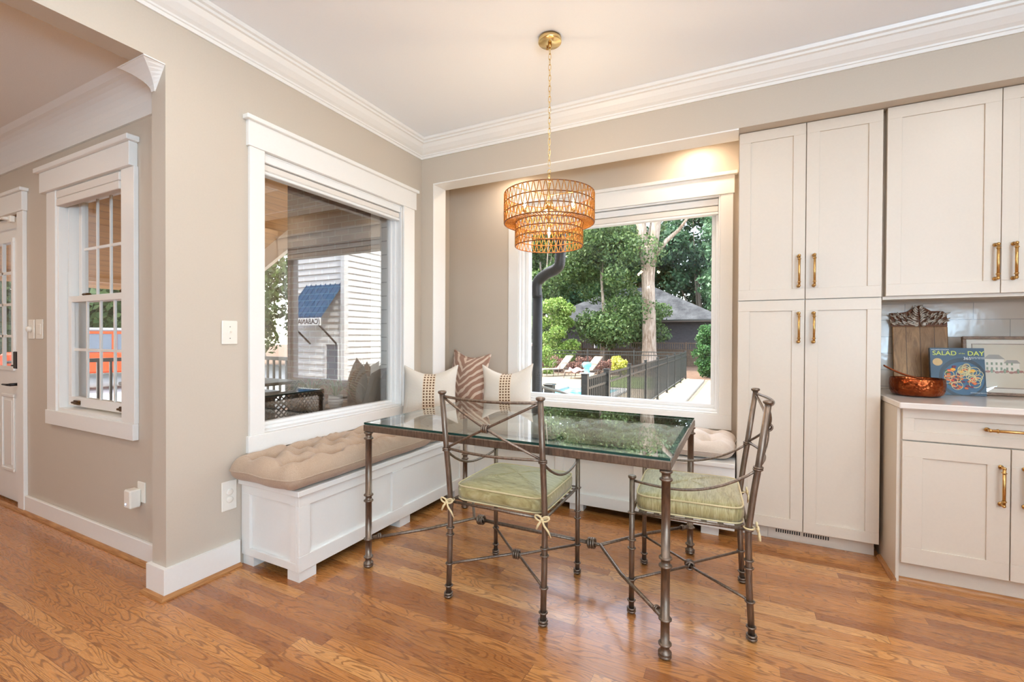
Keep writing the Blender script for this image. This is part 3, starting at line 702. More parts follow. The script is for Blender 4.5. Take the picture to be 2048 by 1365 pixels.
MB().box(0.004, 0.472, -1.535, -0.016, 0.432, 0.460, 0.003).build('lid', 'trim', bn, world=True)
MB().box(0.01, 0.429, -1.49, -0.02, 0.10, 0.43).build('carcase', 'dark', bn, world=True)
for (x, y) in ((0.40, -1.455), (0.40, -0.72), (0.05, -1.455), (0.40, -0.10)): MB().box(x - 0.045, x + 0.04, y - 0.05, y + 0.05, 0, 0.055).build('foot', 'trim', bn, world=True)
bn2 = thing('storage_bench', 'white panelled storage bench under the back window, behind the glass table', 'bench', (1.22, 0.25, 0))
mb = MB(); shaker_y(mb, -0.002, 0.455, 2.338, 0.055, 0.43, [(0.455, 0.52), (1.19, 1.25), (1.74, 1.81), (2.27, 2.338)], 0.055, 0.075); mb.build('front_panel', 'trim', bn2, world=True)
MB().box(-0.09, 2.338, 0.162, YB - 0.002, 0.432, 0.460, 0.003).box(0.122, 2.338, -0.016, 0.163, 0.432, 0.460, 0.003).build('lid', 'trim', bn2, world=True)
MB().box(0.13, 2.33, 0.022, YB - 0.01, 0.10, 0.43).build('carcase', 'dark', bn2, world=True)
for x in (0.7, 1.34, 2.2): MB().box(x - 0.05, x + 0.05, 0.03, 0.10, 0, 0.055).build('foot', 'trim', bn2, world=True)

# ================================================================== CUSHIONS
def tufted(name, label, x0, x1, y0, y1, z0, hgt, mat, nx, ny, tufts, seed=0, bulge=0.03):
    rnd_ = random.Random(seed)
    cx, cy = (x0 + x1) / 2, (y0 + y1) / 2; hx, hy = (x1 - x0) / 2, (y1 - y0) / 2
    root = thing(name, label, 'cushion', (cx, cy, z0), group=None)
    rr = min(hx, hy) * 0.30
    def prof(u, v):
        # distance from the rounded rectangle edge
        px, py = u * hx, v * hy
        qx = max(abs(px) - (hx - rr), 0); qy = max(abs(py) - (hy - rr), 0)
        d = rr - math.hypot(qx, qy) if (qx > 0 or qy > 0) else min(hx - abs(px), hy - abs(py))
        if qx == 0 and qy == 0: d = min(hx - abs(px), hy - abs(py))
        elif qx > 0 and qy > 0: d = rr - math.hypot(qx, qy)
        else: d = rr - max(qx, qy)
        return max(d, 0)
    ed = min(hx, hy) * 0.62
    tl = [((tx - 0.5) * 2 * hx, (ty - 0.5) * 2 * hy) for tx, ty in tufts]
    def height(px, py, d):
        e = min(d / ed, 1.0); e = math.sqrt(1 - (1 - e) ** 2)
        h = e
        for i, (tx, ty) in enumerate(tl):
            r2 = math.hypot(px - tx, py - ty)
            h -= 0.46 * math.exp(-(r2 / 0.042) ** 2) + 0.26 * math.exp(-(r2 / 0.12) ** 2)
            an = math.atan2(py - ty, px - tx)
            fold = math.cos(an * 5 + i * 1.7) * math.exp(-(r2 / 0.10)) * min(r2 / 0.02, 1)
            h -= 0.075 * fold * e
        # valleys joining neighbouring tufts and to the edge
        for (ax_, ay_) in tl:
            for (bx_, by_) in tl:
                if (bx_, by_) <= (ax_, ay_): continue
                L2 = (bx_ - ax_) ** 2 + (by_ - ay_) ** 2
                if L2 > 0.34 ** 2: continue
                t_ = max(0, min(1, ((px - ax_) * (bx_ - ax_) + (py - ay_) * (by_ - ay_)) / L2))
                dd_ = math.hypot(px - ax_ - t_ * (bx_ - ax_), py - ay_ - t_ * (by_ - ay_))
                h -= 0.25 * math.exp(-(dd_ / 0.036) ** 2)
        h += 0.03 * math.sin(px * 31 + seed) * math.sin(py * 27 + 1.3 * seed) * e
        # puckers at the rim
        h += 0.035 * math.sin(math.atan2(py, px * 0.6) * 23 + seed) * math.exp(-((d - 0.05) / 0.03) ** 2)
        return max(h, 0.06 * e)
    mb = MB()
    def remap(a_):  # concentrate samples near rims
        return math.sin(a_ * PI / 2)
    def xy(u, v):
        # square to rounded rectangle
        U = u; V = v
        px, py = U * hx, V * hy
        qx = abs(px) - (hx - rr); qy = abs(py) - (hy - rr)
        if qx > 0 and qy > 0:
            m_ = max(qx, qy); ln_ = math.hypot(qx, qy); k_ = m_ / ln_
            px = math.copysign((hx - rr) + qx * k_, px); py = math.copysign((hy - rr) + qy * k_, py)
        return px, py
    def wb(px, py):
        wob = 1 + 0.012 * math.sin(py * 22 + seed) + 0.01 * math.sin(px * 25)
        return px * wob, py * wob
    def top(u, v):
        px, py = xy(remap(2 * u - 1), remap(2 * v - 1)); d = prof(px / hx, py / hy)
        return (*wb(px, py), hgt * (0.36 + 0.64 * height(px, py, d)))
    def bot(u, v):
        px, py = xy(remap(2 * u - 1), remap(2 * v - 1)); d = prof(px / hx, py / hy)
        e = min(d / (ed * 0.6), 1); e = math.sqrt(1 - (1 - e) ** 2)
        return (*wb(px, py), hgt * 0.36 * (1 - e))
    mb.grid(top, nx, ny); mb.grid(bot, nx, ny, flip=True)
    mb.build('cushion_cover', mat, root)
    bt = MB()
    for (tx, ty) in tl: bt.ball((tx, ty, top_z(tx, ty, hgt, height, prof, hx, hy)), 0.010, 10, 6, (1, 1, 0.5))
    bt.build('tuft_buttons', mat, root)['kind'] = 'stuff'
    # rim seam cord
    cm = MB(); pts = []
    for k in range(120):
        an = 2 * PI * k / 120; u = math.cos(an); v = math.sin(an); s_ = 1 / max(abs(u), abs(v)); px, py = xy(u * s_, v * s_); px, py = wb(px, py); pts.append((px * 1.003, py * 1.003, hgt * 0.36))
    cm.tube(pts, 0.003, 6, closed=True); cm.build('seam_cord', mat, root)
    return root
def top_z(tx, ty, hgt, height, prof, hx, hy):
    return hgt * (0.36 + 0.64 * height(tx, ty, prof(tx / hx, ty / hy))) + 0.004
tufted('bench_cushion', 'long taupe tufted cushion on the bench below the picture window', 0.015, 0.50, -1.60, -0.47, 0.461, 0.185, 'linen', 120, 140, [((a_ + 0.5) / 2, (b_ + 0.5) / 5) for a_ in range(2) for b_ in range(5)], 1)
tufted('bench_cushion', 'taupe tufted cushion in the corner of the bench beneath the cream pillows', 0.06, 0.46, -0.462, 0.14 - 0.155, 0.461, 0.125, 'linen', 60, 60, [(0.3, 0.3), (0.7, 0.3), (0.3, 0.72), (0.7, 0.72)], 5)
tufted('bench_cushion', 'taupe tufted bench cushion under the back window, left, seen through the glass tabletop', 0.16, 1.20, 0.0, 0.52, 0.461, 0.135, 'linen_window_lit', 130, 90, [((b_ + 0.5) / 4, (a_ + 0.5) / 2) for a_ in range(2) for b_ in range(4)], 2)
tufted('bench_cushion', 'taupe tufted bench cushion, lightened for window light, at the right end, against the tall cabinet', 1.21, 2.33, -0.005, 0.52, 0.461, 0.145, 'linen_window_lit', 130, 90, [((b_ + 0.5) / 4, (a_ + 0.5) / 2) for a_ in range(2) for b_ in range(4)], 3)

def pillow(name, label, loc, rz, tilt, size, thick, mat, flange=0.0, seed=0, h=None, roll=0.0, chop=0.0):
    root = thing(name, label, 'pillow', loc, rz)
    root.rotation_euler = Euler((tilt, roll, rz), 'XYZ')
    h = h or size; hx, hz = size / 2, h / 2
    mb = MB()
    def pt(u, v, sg):
        a_, b_ = math.sin((2 * u - 1) * PI / 2), math.sin((2 * v - 1) * PI / 2)
        # concave sides with pointed corners
        px = a_ * hx * (1 - 0.10 * (1 - b_ * b_)); pz = b_ * hz * (1 - 0.10 * (1 - a_ * a_))
        t_ = ((1 - abs(a_) ** 2.4) * (1 - abs(b_) ** 2.4)) ** 0.55 if abs(a_) < 1 and abs(b_) < 1 else 0
        cre = 0.05 * math.sin(a_ * 5 + seed) * math.cos(b_ * 4 + seed) * t_
        sag = 0.12 * t_ * (0.5 - 0.5 * b_)
        pz -= chop * size * max(0, b_) ** 1.5 * (1 - a_ * a_) ** 1.3
        return (px, sg * thick / 2 * (t_ * (1 - 1.2 * chop * math.exp(-(a_ / 0.25) ** 2) * max(0, b_)) + cre + sag), pz + hz)
    mb.grid(lambda u, v: pt(u, v, -1), 44, 44); mb.grid(lambda u, v: pt(u, v, 1), 44, 44, flip=True)
    mb.build('pillow_cover', mat, root)
    cm = MB(); pts = []
    for k in range(100):
        s_ = k / 100 * 4; q_ = int(s_); f_ = s_ - q_
        u, v = ((f_, 0), (1, f_), (1 - f_, 1), (0, 1 - f_))[q_]
        pts.append(pt(u, v, 0))
    cm.tube(pts, 0.004 if not flange else 0.009, 6, closed=True); cm.build('edge_seam', mat, root)
    return root
pillow('throw_pillow', 'brown and cream zebra print pillow standing in the bench corner', (0.195, 0.335, 0.583), R(-20), R(-9), 0.50, 0.16, 'zebra', 0.01, 2, roll=R(3), chop=0.06)
pillow('throw_pillow', 'cream woven pillow with brown stitched bands, left of the zebra pillow', (0.24, -0.20, 0.578), R(30), R(-12), 0.42, 0.21, 'cream', 0, 1, roll=R(0), chop=0.13)
pillow('throw_pillow', 'cream woven pillow with brown stitched bands, right of the zebra pillow', (0.70, 0.20, 0.578), R(16), R(-12), 0.42, 0.21, 'cream', 0, 3, roll=R(-2), chop=0.15)

# ================================================================== TALL CABINET, UPPERS, BASE
def pull_v(root, x, y, z0, z1, name='handle', r=0.0058):
    """vertical bar pull standing off the door plane y (towards -y)"""
    mb = MB(); yo = y - 0.034
    for z in (z0, z1):
        mb.tube([(x, y, z), (x, y - 0.006, z)], 0.0095, 12); mb.tube([(x, y - 0.004, z), (x, yo, z)], 0.005, 10); mb.ball((x, yo, z), 0.0078, 10, 6)
    mb.tube([(x, yo, z0), (x, yo, z1)], r, 12)
    for z in (z0 + 0.018, z1 - 0.018): mb.tube([(x, yo, z - 0.002), (x, yo, z + 0.002)], 0.0088, 12)
    mb.build(name, 'brass', root, world=True)
def door_part(root, x0, x1, z0, z1, y, st=0.062, name='door', hx=None, hz=None, horiz=None):
    """shaker door, face at y"""
    mb = MB().box(x0, x1, y + 0.008, y + 0.020, z0, z1)
    mb.box(x0, x1, y, y + 0.008, z0, z0 + st, 0.001).box(x0, x1, y, y + 0.008, z1 - st, z1, 0.001).box(x0, x0 + st, y, y + 0.008, z0 + st, z1 - st, 0.001).box(x1 - st, x1, y, y + 0.008, z0 + st, z1 - st, 0.001)
    L = root.location
    o = MB(); o.v = mb.v; o.f = mb.f; o.smooth = mb.smooth
    dpart = o.build(name, 'cab', root, world=True)
    class _P: pass
    if hx is not None or horiz is not None:
        hmb = MB(); yo = y - 0.034
        if hx is not None:
            z0_, z1_ = hz
            for z in (z0_, z1_):
                hmb.tube([(hx, y, z), (hx, y - 0.006, z)], 0.0095, 12); hmb.tube([(hx, y - 0.004, z), (hx, yo, z)], 0.005, 10); hmb.ball((hx, yo, z), 0.0078, 10, 6)
            hmb.tube([(hx, yo, z0_), (hx, yo, z1_)], 0.0062, 12)
            for z in (z0_ + 0.02, z1_ - 0.02): hmb.tube([(hx, yo, z - 0.0022), (hx, yo, z + 0.0022)], 0.0092, 12)
        else:
            xa, xb, z = horiz
            for x in (xa, xb):
                hmb.tube([(x, y, z), (x, y - 0.006, z)], 0.0095, 12); hmb.tube([(x, y - 0.004, z), (x, yo, z)], 0.005, 10); hmb.ball((x, yo, z), 0.0082, 10, 6)
            hmb.tube([(xa, yo, z), (xb, yo, z)], 0.0062, 12)
            for x in (xa + 0.025, xb - 0.025): hmb.tube([(x - 0.0022, yo, z), (x + 0.0022, yo, z)], 0.0095, 12)
        hmb.v = [(p[0] - L.x, p[1] - L.y, p[2] - L.z) for p in hmb.v]
        hmb.build('handle', 'brass', dpart)
    return dpart
tc = thing('tall_cabinet', 'tall cream pantry cabinet with four shaker doors beside the back window', 'cabinet', (2.69, 0.3, 0))
MB().box(2.343, 3.045, 0.107, YB - 0.001, 0.088, 2.455).build('body', 'cab', tc, world=True)
MB().box(2.352, 3.035, 0.150, 0.165, 0.001, 0.088).build('toe_kick', 'cab', tc, world=True)
D = 0.085
door_part(tc, 2.347, 2.690, 1.4395, 2.453, D, hx=2.659, hz=(1.515, 1.688)); door_part(tc, 2.694, 3.043, 1.4395, 2.453, D, hx=2.733, hz=(1.515, 1.688))
door_part(tc, 2.347, 2.690, 0.088, 1.4345, D, hx=2.660, hz=(1.192, 1.357)); door_part(tc, 2.694, 3.043, 0.088, 1.4345, D, hx=2.733, hz=(1.192, 1.357))
mb = MB().box(2.52, 2.86, 0.143, 0.150, 0.012, 0.085)
vg = mb.build('vent_cover', 'cab', tc, world=True)
sl = MB()
for k in range(23):
    if k == 11: continue
    x = 2.56 + k * 0.0118; sl.box(x, x + 0.006, 0.1418, 0.1432, 0.044, 0.064)
sl.v = [(p[0] - 2.69, p[1] - 0.3, p[2]) for p in sl.v]; sl.build('vent_slots', 'dark', vg)['kind'] = 'stuff'

ucab = thing('wall_cabinet', 'cream wall cabinet with shaker doors above the backsplash', 'cabinet', (3.6, 0.3, 1.4))
MB().box(3.062, 4.4, 0.102, YB - 0.001, 1.440, 2.455).box(3.05, 3.068, 0.14, YB - 0.001, 1.44, 2.455).box(3.05, 4.4, 0.10, 0.12, 1.424, 1.440).build('body', 'cab', ucab, world=True)
door_part(ucab, 3.060, 3.508, 1.442, 2.453, 0.08, hx=3.488, hz=(1.512, 1.680)); door_part(ucab, 3.511, 3.96, 1.442, 2.453, 0.08, hx=3.553, hz=(1.512, 1.680)); door_part(ucab, 3.964, 4.40, 1.442, 2.453, 0.08)
bc = thing('base_cabinet', 'cream base cabinet with a wide drawer over two doors', 'cabinet', (3.5, 0.1, 0))
MB().box(3.075, 4.35, -0.129, YB - 0.001, 0.10, 0.870).box(3.070, 4.35, -0.105, YB - 0.001, 0.0, 0.10).box(3.062, 3.076, -0.132, YB - 0.001, 0.0, 0.870, 0.001).build('body', 'cab', bc, world=True)
door_part(bc, 3.080, 3.87, 0.715, 0.868, -0.15, st=0.045, name='drawer', horiz=(3.385, 3.58, 0.793))
door_part(bc, 3.080, 3.466, 0.106, 0.708, -0.15, st=0.078, hx=3.433, hz=(0.455, 0.625)); door_part(bc, 3.470, 3.87, 0.106, 0.708, -0.15, st=0.078, hx=3.512, hz=(0.455, 0.625))
tag(MB().box(3.056, 4.4, -0.200, YB - 0.001, 0.872, 0.902, 0.004).build('countertop', 'quartz'), 'pale quartz countertop on the cream base cabinet', 'countertop')
mb = MB()
mb.prism([(3.062 - a_, b_) for a_, b_ in q], 1, -0.15, 0.14); mb.prism([(-0.105 - a_, b_) for a_, b_ in q], 0, 3.05, 4.35)
struct(mb, 'trim_7', 'shoe')
tl = MB().box(3.05, 5.15, YB - 0.012, YB - 0.001, 0.903, 1.423).build('wall_backsplash', 'tile'); tl['kind'] = 'structure'

# cutting board, leaning on the tile
cb = thing('cutting_board', 'wooden serving board with a carved silver crest leaning on the tiles', 'cutting board', (3.315, 0.465, 0.903))
cb.rotation_euler = (R(-7), 0, 0)
MB().box(-0.128, 0.128, -0.009, 0.009, 0.0, 0.385, 0.004).build('board', 'board', cb)
mb = MB(); rnd_ = random.Random(4)
mb.prism([(-0.132, 0.385), (0.128, 0.385), (0.126, 0.46), (0.11, 0.475), (0.055, 0.478), (0.03, 0.497), (0.0, 0.512), (-0.03, 0.492), (-0.055, 0.475), (-0.10, 0.468), (-0.132, 0.470)], 1, -0.006, 0.006)
def leaf3(mb, x, z, an, L, wd):
    d_ = (math.cos(an), math.sin(an)); n_ = (-d_[1], d_[0]); pts = []
    for i in range(7):
        t_ = i / 6; pts.append((x + d_[0] * L * t_ + n_[0] * 0.18 * L * math.sin(t_ * PI), -0.010 - 0.008 * math.sin(t_ * PI), z + d_[1] * L * t_ + n_[1] * 0.18 * L * math.sin(t_ * PI)))
    mb.tube(pts, [wd * (0.25 + math.sin(PI * (0.12 + 0.8 * i / 6))) * 0.75 for i in range(7)], 7)
cr = MB()
for s_ in (-1, 1):
    for k in range(7): leaf3(cr, s_ * 0.004, 0.410 + k * 0.0125, PI / 2 - s_ * (1.05 - k * 0.10), 0.050 - k * 0.003, 0.0055)
    for k in range(12):
        x = s_ * (0.016 + k * 0.0092)
        leaf3(cr, x, 0.395 + (k % 2) * 0.010, PI / 2 - s_ * (1.15 - 0.5 * (k % 3) / 2), 0.036, 0.0050)
        leaf3(cr, x, 0.428 + (k % 3) * 0.009, PI / 2 - s_ * (0.4 + 0.5 * (k % 2)), 0.030, 0.0050)
    for k in range(4): cr.ball((s_ * (0.045 + k * 0.022), -0.012, 0.447 + 0.01 * (k % 2)), 0.0075, 8, 6)
    cr.ball((s_ * 0.017, -0.012, 0.398), 0.014, 12, 8, (1, 0.6, 1))
mb.build('crest_backing', 'ropeframe', cb)
cr.build('carved_crest', 'crest', cb)

# cookbook, leaning
bk = thing('cookbook', 'blue salad cookbook propped upright behind the copper pan', 'book', (3.435, 0.315, 0.903)); bk.rotation_euler = (R(-9), 0, 0)
M_['cover'] = paint('book_cover', srgb(34, 66, 88), 0.3, 0.05, 12, 0)
M_['cover2'] = paint('book_cover_dark', srgb(38, 50, 66), 0.3, 0.05, 12, 0)
M_['pages'] = paint('paper', srgb(230, 224, 210), 0.8)
M_['lime'] = paint('lime_ink', srgb(206, 214, 84), 0.4, 0.02, 12, 0)
M_['cream_ink'] = paint('pale_ink', srgb(226, 230, 232), 0.4, 0.02, 12, 0)
M_['gold'] = paint('gold_seal', srgb(206, 170, 110), 0.4, 0.05, 60, 0)
M_['plate'] = paint('blue_plate', srgb(40, 84, 116), 0.2, 0.05, 12, 0)
M_['plate_rim'] = paint('blue_plate_rim', srgb(24, 40, 54), 0.2, 0.05, 12, 0)
BW, BH = 0.226, 0.262
MB().box(-BW / 2, BW / 2, -0.001, 0.001, 0, BH).box(-BW / 2, BW / 2, 0.020, 0.022, 0, BH).box(-BW / 2 - 0.001, -BW / 2 + 0.001, -0.001, 0.022, 0, BH).build('cover', 'cover', bk)
MB().box(-BW / 2 + 0.002, BW / 2 - 0.004, 0.001, 0.020, 0.003, BH - 0.003).build('pages', 'pages', bk)
mb = MB(); pc = (0.018, 0.098)
def disc(mb, c, rx, rz, y, y2, seg=40, clip=None):
    pts = [(c[0] + rx * math.cos(2 * PI * k / seg), c[1] + rz * math.sin(2 * PI * k / seg)) for k in range(seg)]
    pts = [(max(-BW / 2 + 0.001, min(BW / 2 - 0.001, p[0])), max(0.001, p[1])) for p in pts]
    mb.prism([(p[0], p[1]) for p in pts], 1, y, y2)
disc(mb, pc, 0.098, 0.108, -0.0014, -0.001); mb.build('printed_plate_rim', 'plate_rim', bk)
mb = MB(); disc(mb, (0.022, 0.094), 0.086, 0.090, -0.0018, -0.0014); mb.build('printed_plate', 'plate', bk)
mb = MB(); disc(mb, (-0.083, 0.182), 0.021, 0.021, -0.0022, -0.001); mb.build('gold_seal', 'gold', bk)
rnd_ = random.Random(11)
for nm, col, cnt, kind in (('printed_noodles', srgb(226, 216, 166), 26, 'ring'), ('printed_carrot', srgb(214, 110, 58), 46, 'blob'), ('printed_onion', srgb(120, 44, 64), 20, 'blob'), ('printed_tomato', srgb(226, 72, 38), 3, 'big'), ('printed_greens', srgb(76, 108, 54), 8, 'blob'), ('printed_pepper', srgb(240, 176, 50), 4, 'big')):
    mm = paint(nm, col, 0.4, 0.08, 80, 0); mb = MB()
    for k in range(cnt):
        an = rnd_.uniform(0, 2 * PI); r_ = math.sqrt(rnd_.random()) * 0.070; x = 0.014 + r_ * math.cos(an); z = 0.10 + r_ * math.sin(an) * 0.95
        if kind == 'ring': mb.ring((x, -0.0032 - rnd_.random() * 0.0008, z), (0.1 * rnd_.random(), 1, 0.1 * rnd_.random()), rnd_.uniform(0.012, 0.024), 0.0015, 18, 5)
        elif kind == 'big': mb.ball((x, -0.003, z), 0.010, 12, 6, (1.2, 0.12, 0.8))
        else: mb.ball((x, -0.0028, z), rnd_.uniform(0.004, 0.009), 8, 5, (1.2, 0.15, 0.8))
    mb.build(nm, mm, bk)['kind'] = 'stuff'
tr_ = (R(90), 0, 0)
text_part('title', 'SALAD', 0.034, 'lime', bk, (-0.052, -0.0016, 0.221), tr_, sx=1.0, bold=0.0003)
text_part('title', 'DAY', 0.034, 'lime', bk, (0.078, -0.0016, 0.221), tr_, bold=0.0003)
text_part('title_small', 'of the', 0.011, 'lime', bk, (0.021, -0.0016, 0.228), tr_)
text_part('author_line', 'WILLIAMS-SONOMA', 0.0085, 'cream_ink', bk, (-0.070, -0.0016, 0.249), tr_)
text_part('subtitle', '365', 0.022, 'cream_ink', bk, (0.042, -0.0022, 0.197), tr_)
text_part('subtitle', 'RECIPES FOR EVERY\nDAY OF THE YEAR', 0.0065, 'cream_ink', bk, (0.086, -0.0022, 0.208), tr_)
text_part('footer', 'GEORGEANNE BRENNAN', 0.006, 'cream_ink', bk, (0.082, -0.0024, 0.014), tr_)

# framed drawing
pf = thing('picture_frame', 'wide wood framed street drawing leaning on the backsplash, right of the cookbook', 'picture', (3.80, 0.395, 0.903)); pf.rotation_euler = (R(-6), 0, 0)
FW, FH = 0.64, 0.325
M_['fwood'] = wood('frame_wood', srgb(104, 80, 62), srgb(146, 118, 94), (1, 1, 1), 30, 0.45)
M_['mat'] = paint('mat_board', srgb(222, 214, 200), 0.8)
M_['paperc'] = paint('drawing_paper', srgb(206, 194, 172), 0.8, 0.03, 8)
mb = MB(); frame_rect(mb, 1, -0.012, 0.012, -FW / 2, FW / 2, 0, FH, 0.016, 0.002); mb.build('frame', 'fwood', pf)
MB().box(-FW / 2 + 0.01, FW / 2 - 0.01, 0.002, 0.006, 0.01, FH - 0.01).build('mat_board', 'mat', pf)
mb = MB(); frame_rect(mb, 1, -0.001, 0.002, -FW / 2 + 0.04, FW / 2 - 0.04, 0.04, FH - 0.04, 0.004, 0); mb.build('inner_fillet', 'fwood', pf)
dp_ = MB().box(-FW / 2 + 0.044, FW / 2 - 0.044, 0.0005, 0.002, 0.044, FH - 0.044).build('drawing', 'paperc', pf)
inkg = paint('sketch_grey', srgb(150, 146, 138), 0.8); inkr = paint('sketch_red', srgb(160, 104, 92), 0.8); inkgr = paint('sketch_green', srgb(122, 140, 116), 0.8); inkw = paint('sketch_white', srgb(226, 218, 204), 0.8)
def rects(lst, mat, nm, yy):
    mb = MB()
    for (x0, x1, z0, z1) in lst: mb.box(x0, x1, yy, yy + 0.0004, z0, z1)
    mb.build(nm, mat, dp_)['kind'] = 'stuff'
rects([(-0.23, -0.15, 0.13, 0.20), (-0.15, -0.09, 0.135, 0.178), (-0.05, 0.04, 0.13, 0.185), (0.05, 0.13, 0.13, 0.18), (0.15, 0.24, 0.13, 0.19)], inkw, 'house_walls', 0.0000)
mb = MB()
for (x0, x1, z, hh) in ((-0.235, -0.145, 0.20, 0.025), (-0.152, -0.085, 0.178, 0.018), (-0.055, 0.045, 0.185, 0.02), (0.045, 0.135, 0.18, 0.02), (0.145, 0.245, 0.19, 0.02)):
    mb.prism([(x0, z), (x1, z), ((x0 + x1) / 2 + 0.02, z + hh), ((x0 + x1) / 2 - 0.02, z + hh)], 1, -0.0004, 0.0004)
mb.build('house_roofs', inkg, dp_)
wl = []
for bx, n_ in ((-0.222, 4), (-0.142, 2), (-0.04, 4), (0.058, 3), (0.162, 4)):
    for k in range(n_): wl += [(bx + k * 0.019, bx + k * 0.019 + 0.008, 0.168, 0.182), (bx + k * 0.019, bx + k * 0.019 + 0.008, 0.140, 0.155)]
rects(wl, inkgr, 'house_windows', -0.0006)
mb = MB()
for k in range(26): x = -0.235 + k * 0.0188; mb.ball((x, -0.0006, 0.128 + 0.003 * (k % 3)), 0.0085, 8, 5, (1.2, 0.08, 0.8))
mb.build('drawn_shrubs', inkr, dp_)['kind'] = 'stuff'
mb = MB()
for k in range(9): x = -0.20 + k * 0.052; mb.ball((x, -0.0008, 0.136), 0.010, 8, 5, (0.6, 0.08, 1.3))
mb.build('drawn_trees', inkgr, dp_)['kind'] = 'stuff'
MB().box(-FW / 2 + 0.014, FW / 2 - 0.014, -0.006, -0.005, 0.014, FH - 0.014).build('glazing', 'picglass', pf)

# copper pan
pn = thing('saute_pan', 'hammered copper pan with a long handle on the counter', 'pan', (3.222, 0.19, 0.903))
pr2 = [(0.0, 0.002), (0.095, 0.002), (0.108, 0.010), (0.116, 0.030), (0.119, 0.060), (0.117, 0.092), (0.114, 0.096), (0.111, 0.092), (0.112, 0.055), (0.106, 0.016), (0.0, 0.010)]
MB().lathe(pr2, seg=56, caps=False).build('pan_body', 'copper', pn)
mb = MB(); mb.tube([(-0.105, -0.03, 0.090), (-0.115, -0.034, 0.096)], 0.012, 8)
pts = [(-0.005 - 0.143 * t_, -0.085 + 0.06 * t_, 0.098 + 0.062 * t_ - 0.010 * math.sin(t_ * PI)) for t_ in [i / 10 for i in range(11)]]
M_['redhandle'] = metal('copper_handle', (0.36, 0.10, 0.04), 0.4, 0.2, 20, 0.05)
mb = MB(); mb.grid(lambda u, v: (pts[int(round(u * 10))][0], pts[int(round(u * 10))][1] + 0.011 * math.cos(2 * PI * v), pts[int(round(u * 10))][2] + 0.0055 * math.sin(2 * PI * v)), 10, 12); mb.build('pan_handle', 'redhandle', pn)

# ================================================================== TABLE
TX0, TX1, TY0, TY1 = 0.606, 2.137, -1.252, -0.278
tb = thing('dining_table', 'rectangular glass-topped dining table with brushed iron frame', 'table', (1.37, -0.765, 0))
mb = MB()
b_ = 0.034
mb.box(TX0, TX1, TY0, TY0 + b_, 0.716, 0.750, 0.003).box(TX0, TX1, TY1 - b_, TY1, 0.716, 0.750, 0.003).box(TX0, TX0 + b_, TY0 + b_, TY1 - b_, 0.716, 0.750, 0.003).box(TX1 - b_, TX1, TY0 + b_, TY1 - b_, 0.716, 0.750, 0.003)
mb.build('apron_frame', 'iron', tb, world=True)
g = MB(); g.quad((TX0 + .003, TY0 + .003, 0.762), (TX1 - .003, TY0 + .003, 0.762), (TX1 - .003, TY1 - .003, 0.762), (TX0 + .003, TY1 - .003, 0.762)); g.build('glass_top', 'tglass', tb, world=True)
g = MB()
A = [(TX0 + .003, TY0 + .003), (TX1 - .003, TY0 + .003), (TX1 - .003, TY1 - .003), (TX0 + .003, TY1 - .003)]
for i in range(4):
    p, q2 = A[i], A[(i + 1) % 4]; g.quad((p[0], p[1], 0.752), (q2[0], q2[1], 0.752), (q2[0], q2[1], 0.762), (p[0], p[1], 0.762))
g.build('glass_edge', 'tedge', tb, world=True)
def ringz(prof, z, R0, dr=0.0065, h=0.010):
    return [(R0, z - h), (R0 + dr * .62, z - h * .92), (R0 + dr * .95, z - h * .4), (R0 + dr * .95, z + h * .4), (R0 + dr * .62, z + h * .92), (R0, z + h)]
def turned(r0, ztop, rings, foot):
    p = [(0.001, 0.0), (r0 * 0.9, 0.0), (r0 + 0.004, 0.004)] + [(r0 + 0.0085, 0.009), (r0 + 0.0085, 0.013), (r0 + 0.003, 0.017), (r0 + 0.0085, 0.021), (r0 + 0.0085, 0.025), (r0 + 0.003, 0.030), (r0, 0.034)]
    for z in rings: p += ringz(None, z, r0, 0.0085, 0.0050)
    p.append((r0, ztop)); return p
LEGS = [(0.626, -1.232), (2.117, -1.232), (2.117, -0.298), (0.626, -0.298)]
for (x, y) in LEGS:
    MB().lathe(turned(0.0165, 0.716, (0.056, 0.150, 0.351, 0.381, 0.678, 0.708), 1), c=(x, y, 0), seg=20).build('leg', 'iron', tb, world=True)
K1, K2 = Vector((1.035, -0.765, 0.158)), Vector((1.690, -0.765, 0.160))
def bent(a_, k_, r, mb):
    a_ = Vector(a_); d = (k_ - a_).normalized(); side = Vector((0.035 if k_.x > a_.x else -0.035, 0, 0))
    mb.tube([a_, a_.lerp(k_, 0.5), k_ - side * 1.3, k_ - side * 0.2 + Vector((0, 0, 0.0)), k_ + side * 0.3], r, 10)
def knot(mb, c, axis, RR, r, n_=3, pitch=0.011):
    axis = Vector(axis).normalized(); c = Vector(c)
    for k in range(n_): mb.ring(c + axis * (k - (n_ - 1) / 2) * pitch, axis, RR, r, 18, 8)
mb = MB()
for (x, y) in LEGS: bent((x + (0.02 if x < 1 else -0.02), y + (0.012 if y < -0.7 else -0.012), 0.152), K1 if x < 1 else K2, 0.0082, mb)
for dy in (-0.006, 0.006): mb.tube([K1 + Vector((0, dy, 0)), K2 + Vector((0, dy, 0))], 0.0072, 10)
knot(mb, K1, (1, 0, 0.1), 0.0215, 0.0068, 3, 0.0125); knot(mb, K2, (1, 0, 0.1), 0.0215, 0.0068, 3, 0.0125)
for K_ in (K1, K2): mb.ring(K_, (0.35, 1, 0.5), 0.0235, 0.006)
for (x, y) in LEGS:
    k_ = K1 if x < 1 else K2; d = (k_ - Vector((x, y, 0.152))).normalized(); c = Vector((x, y, 0.154)) + d * 0.055
    knot(mb, c, d, 0.011, 0.0045, 2, 0.009)
    mb.tube([Vector((x, y, 0.150)) + d * 0.012, c], 0.0105, 10)
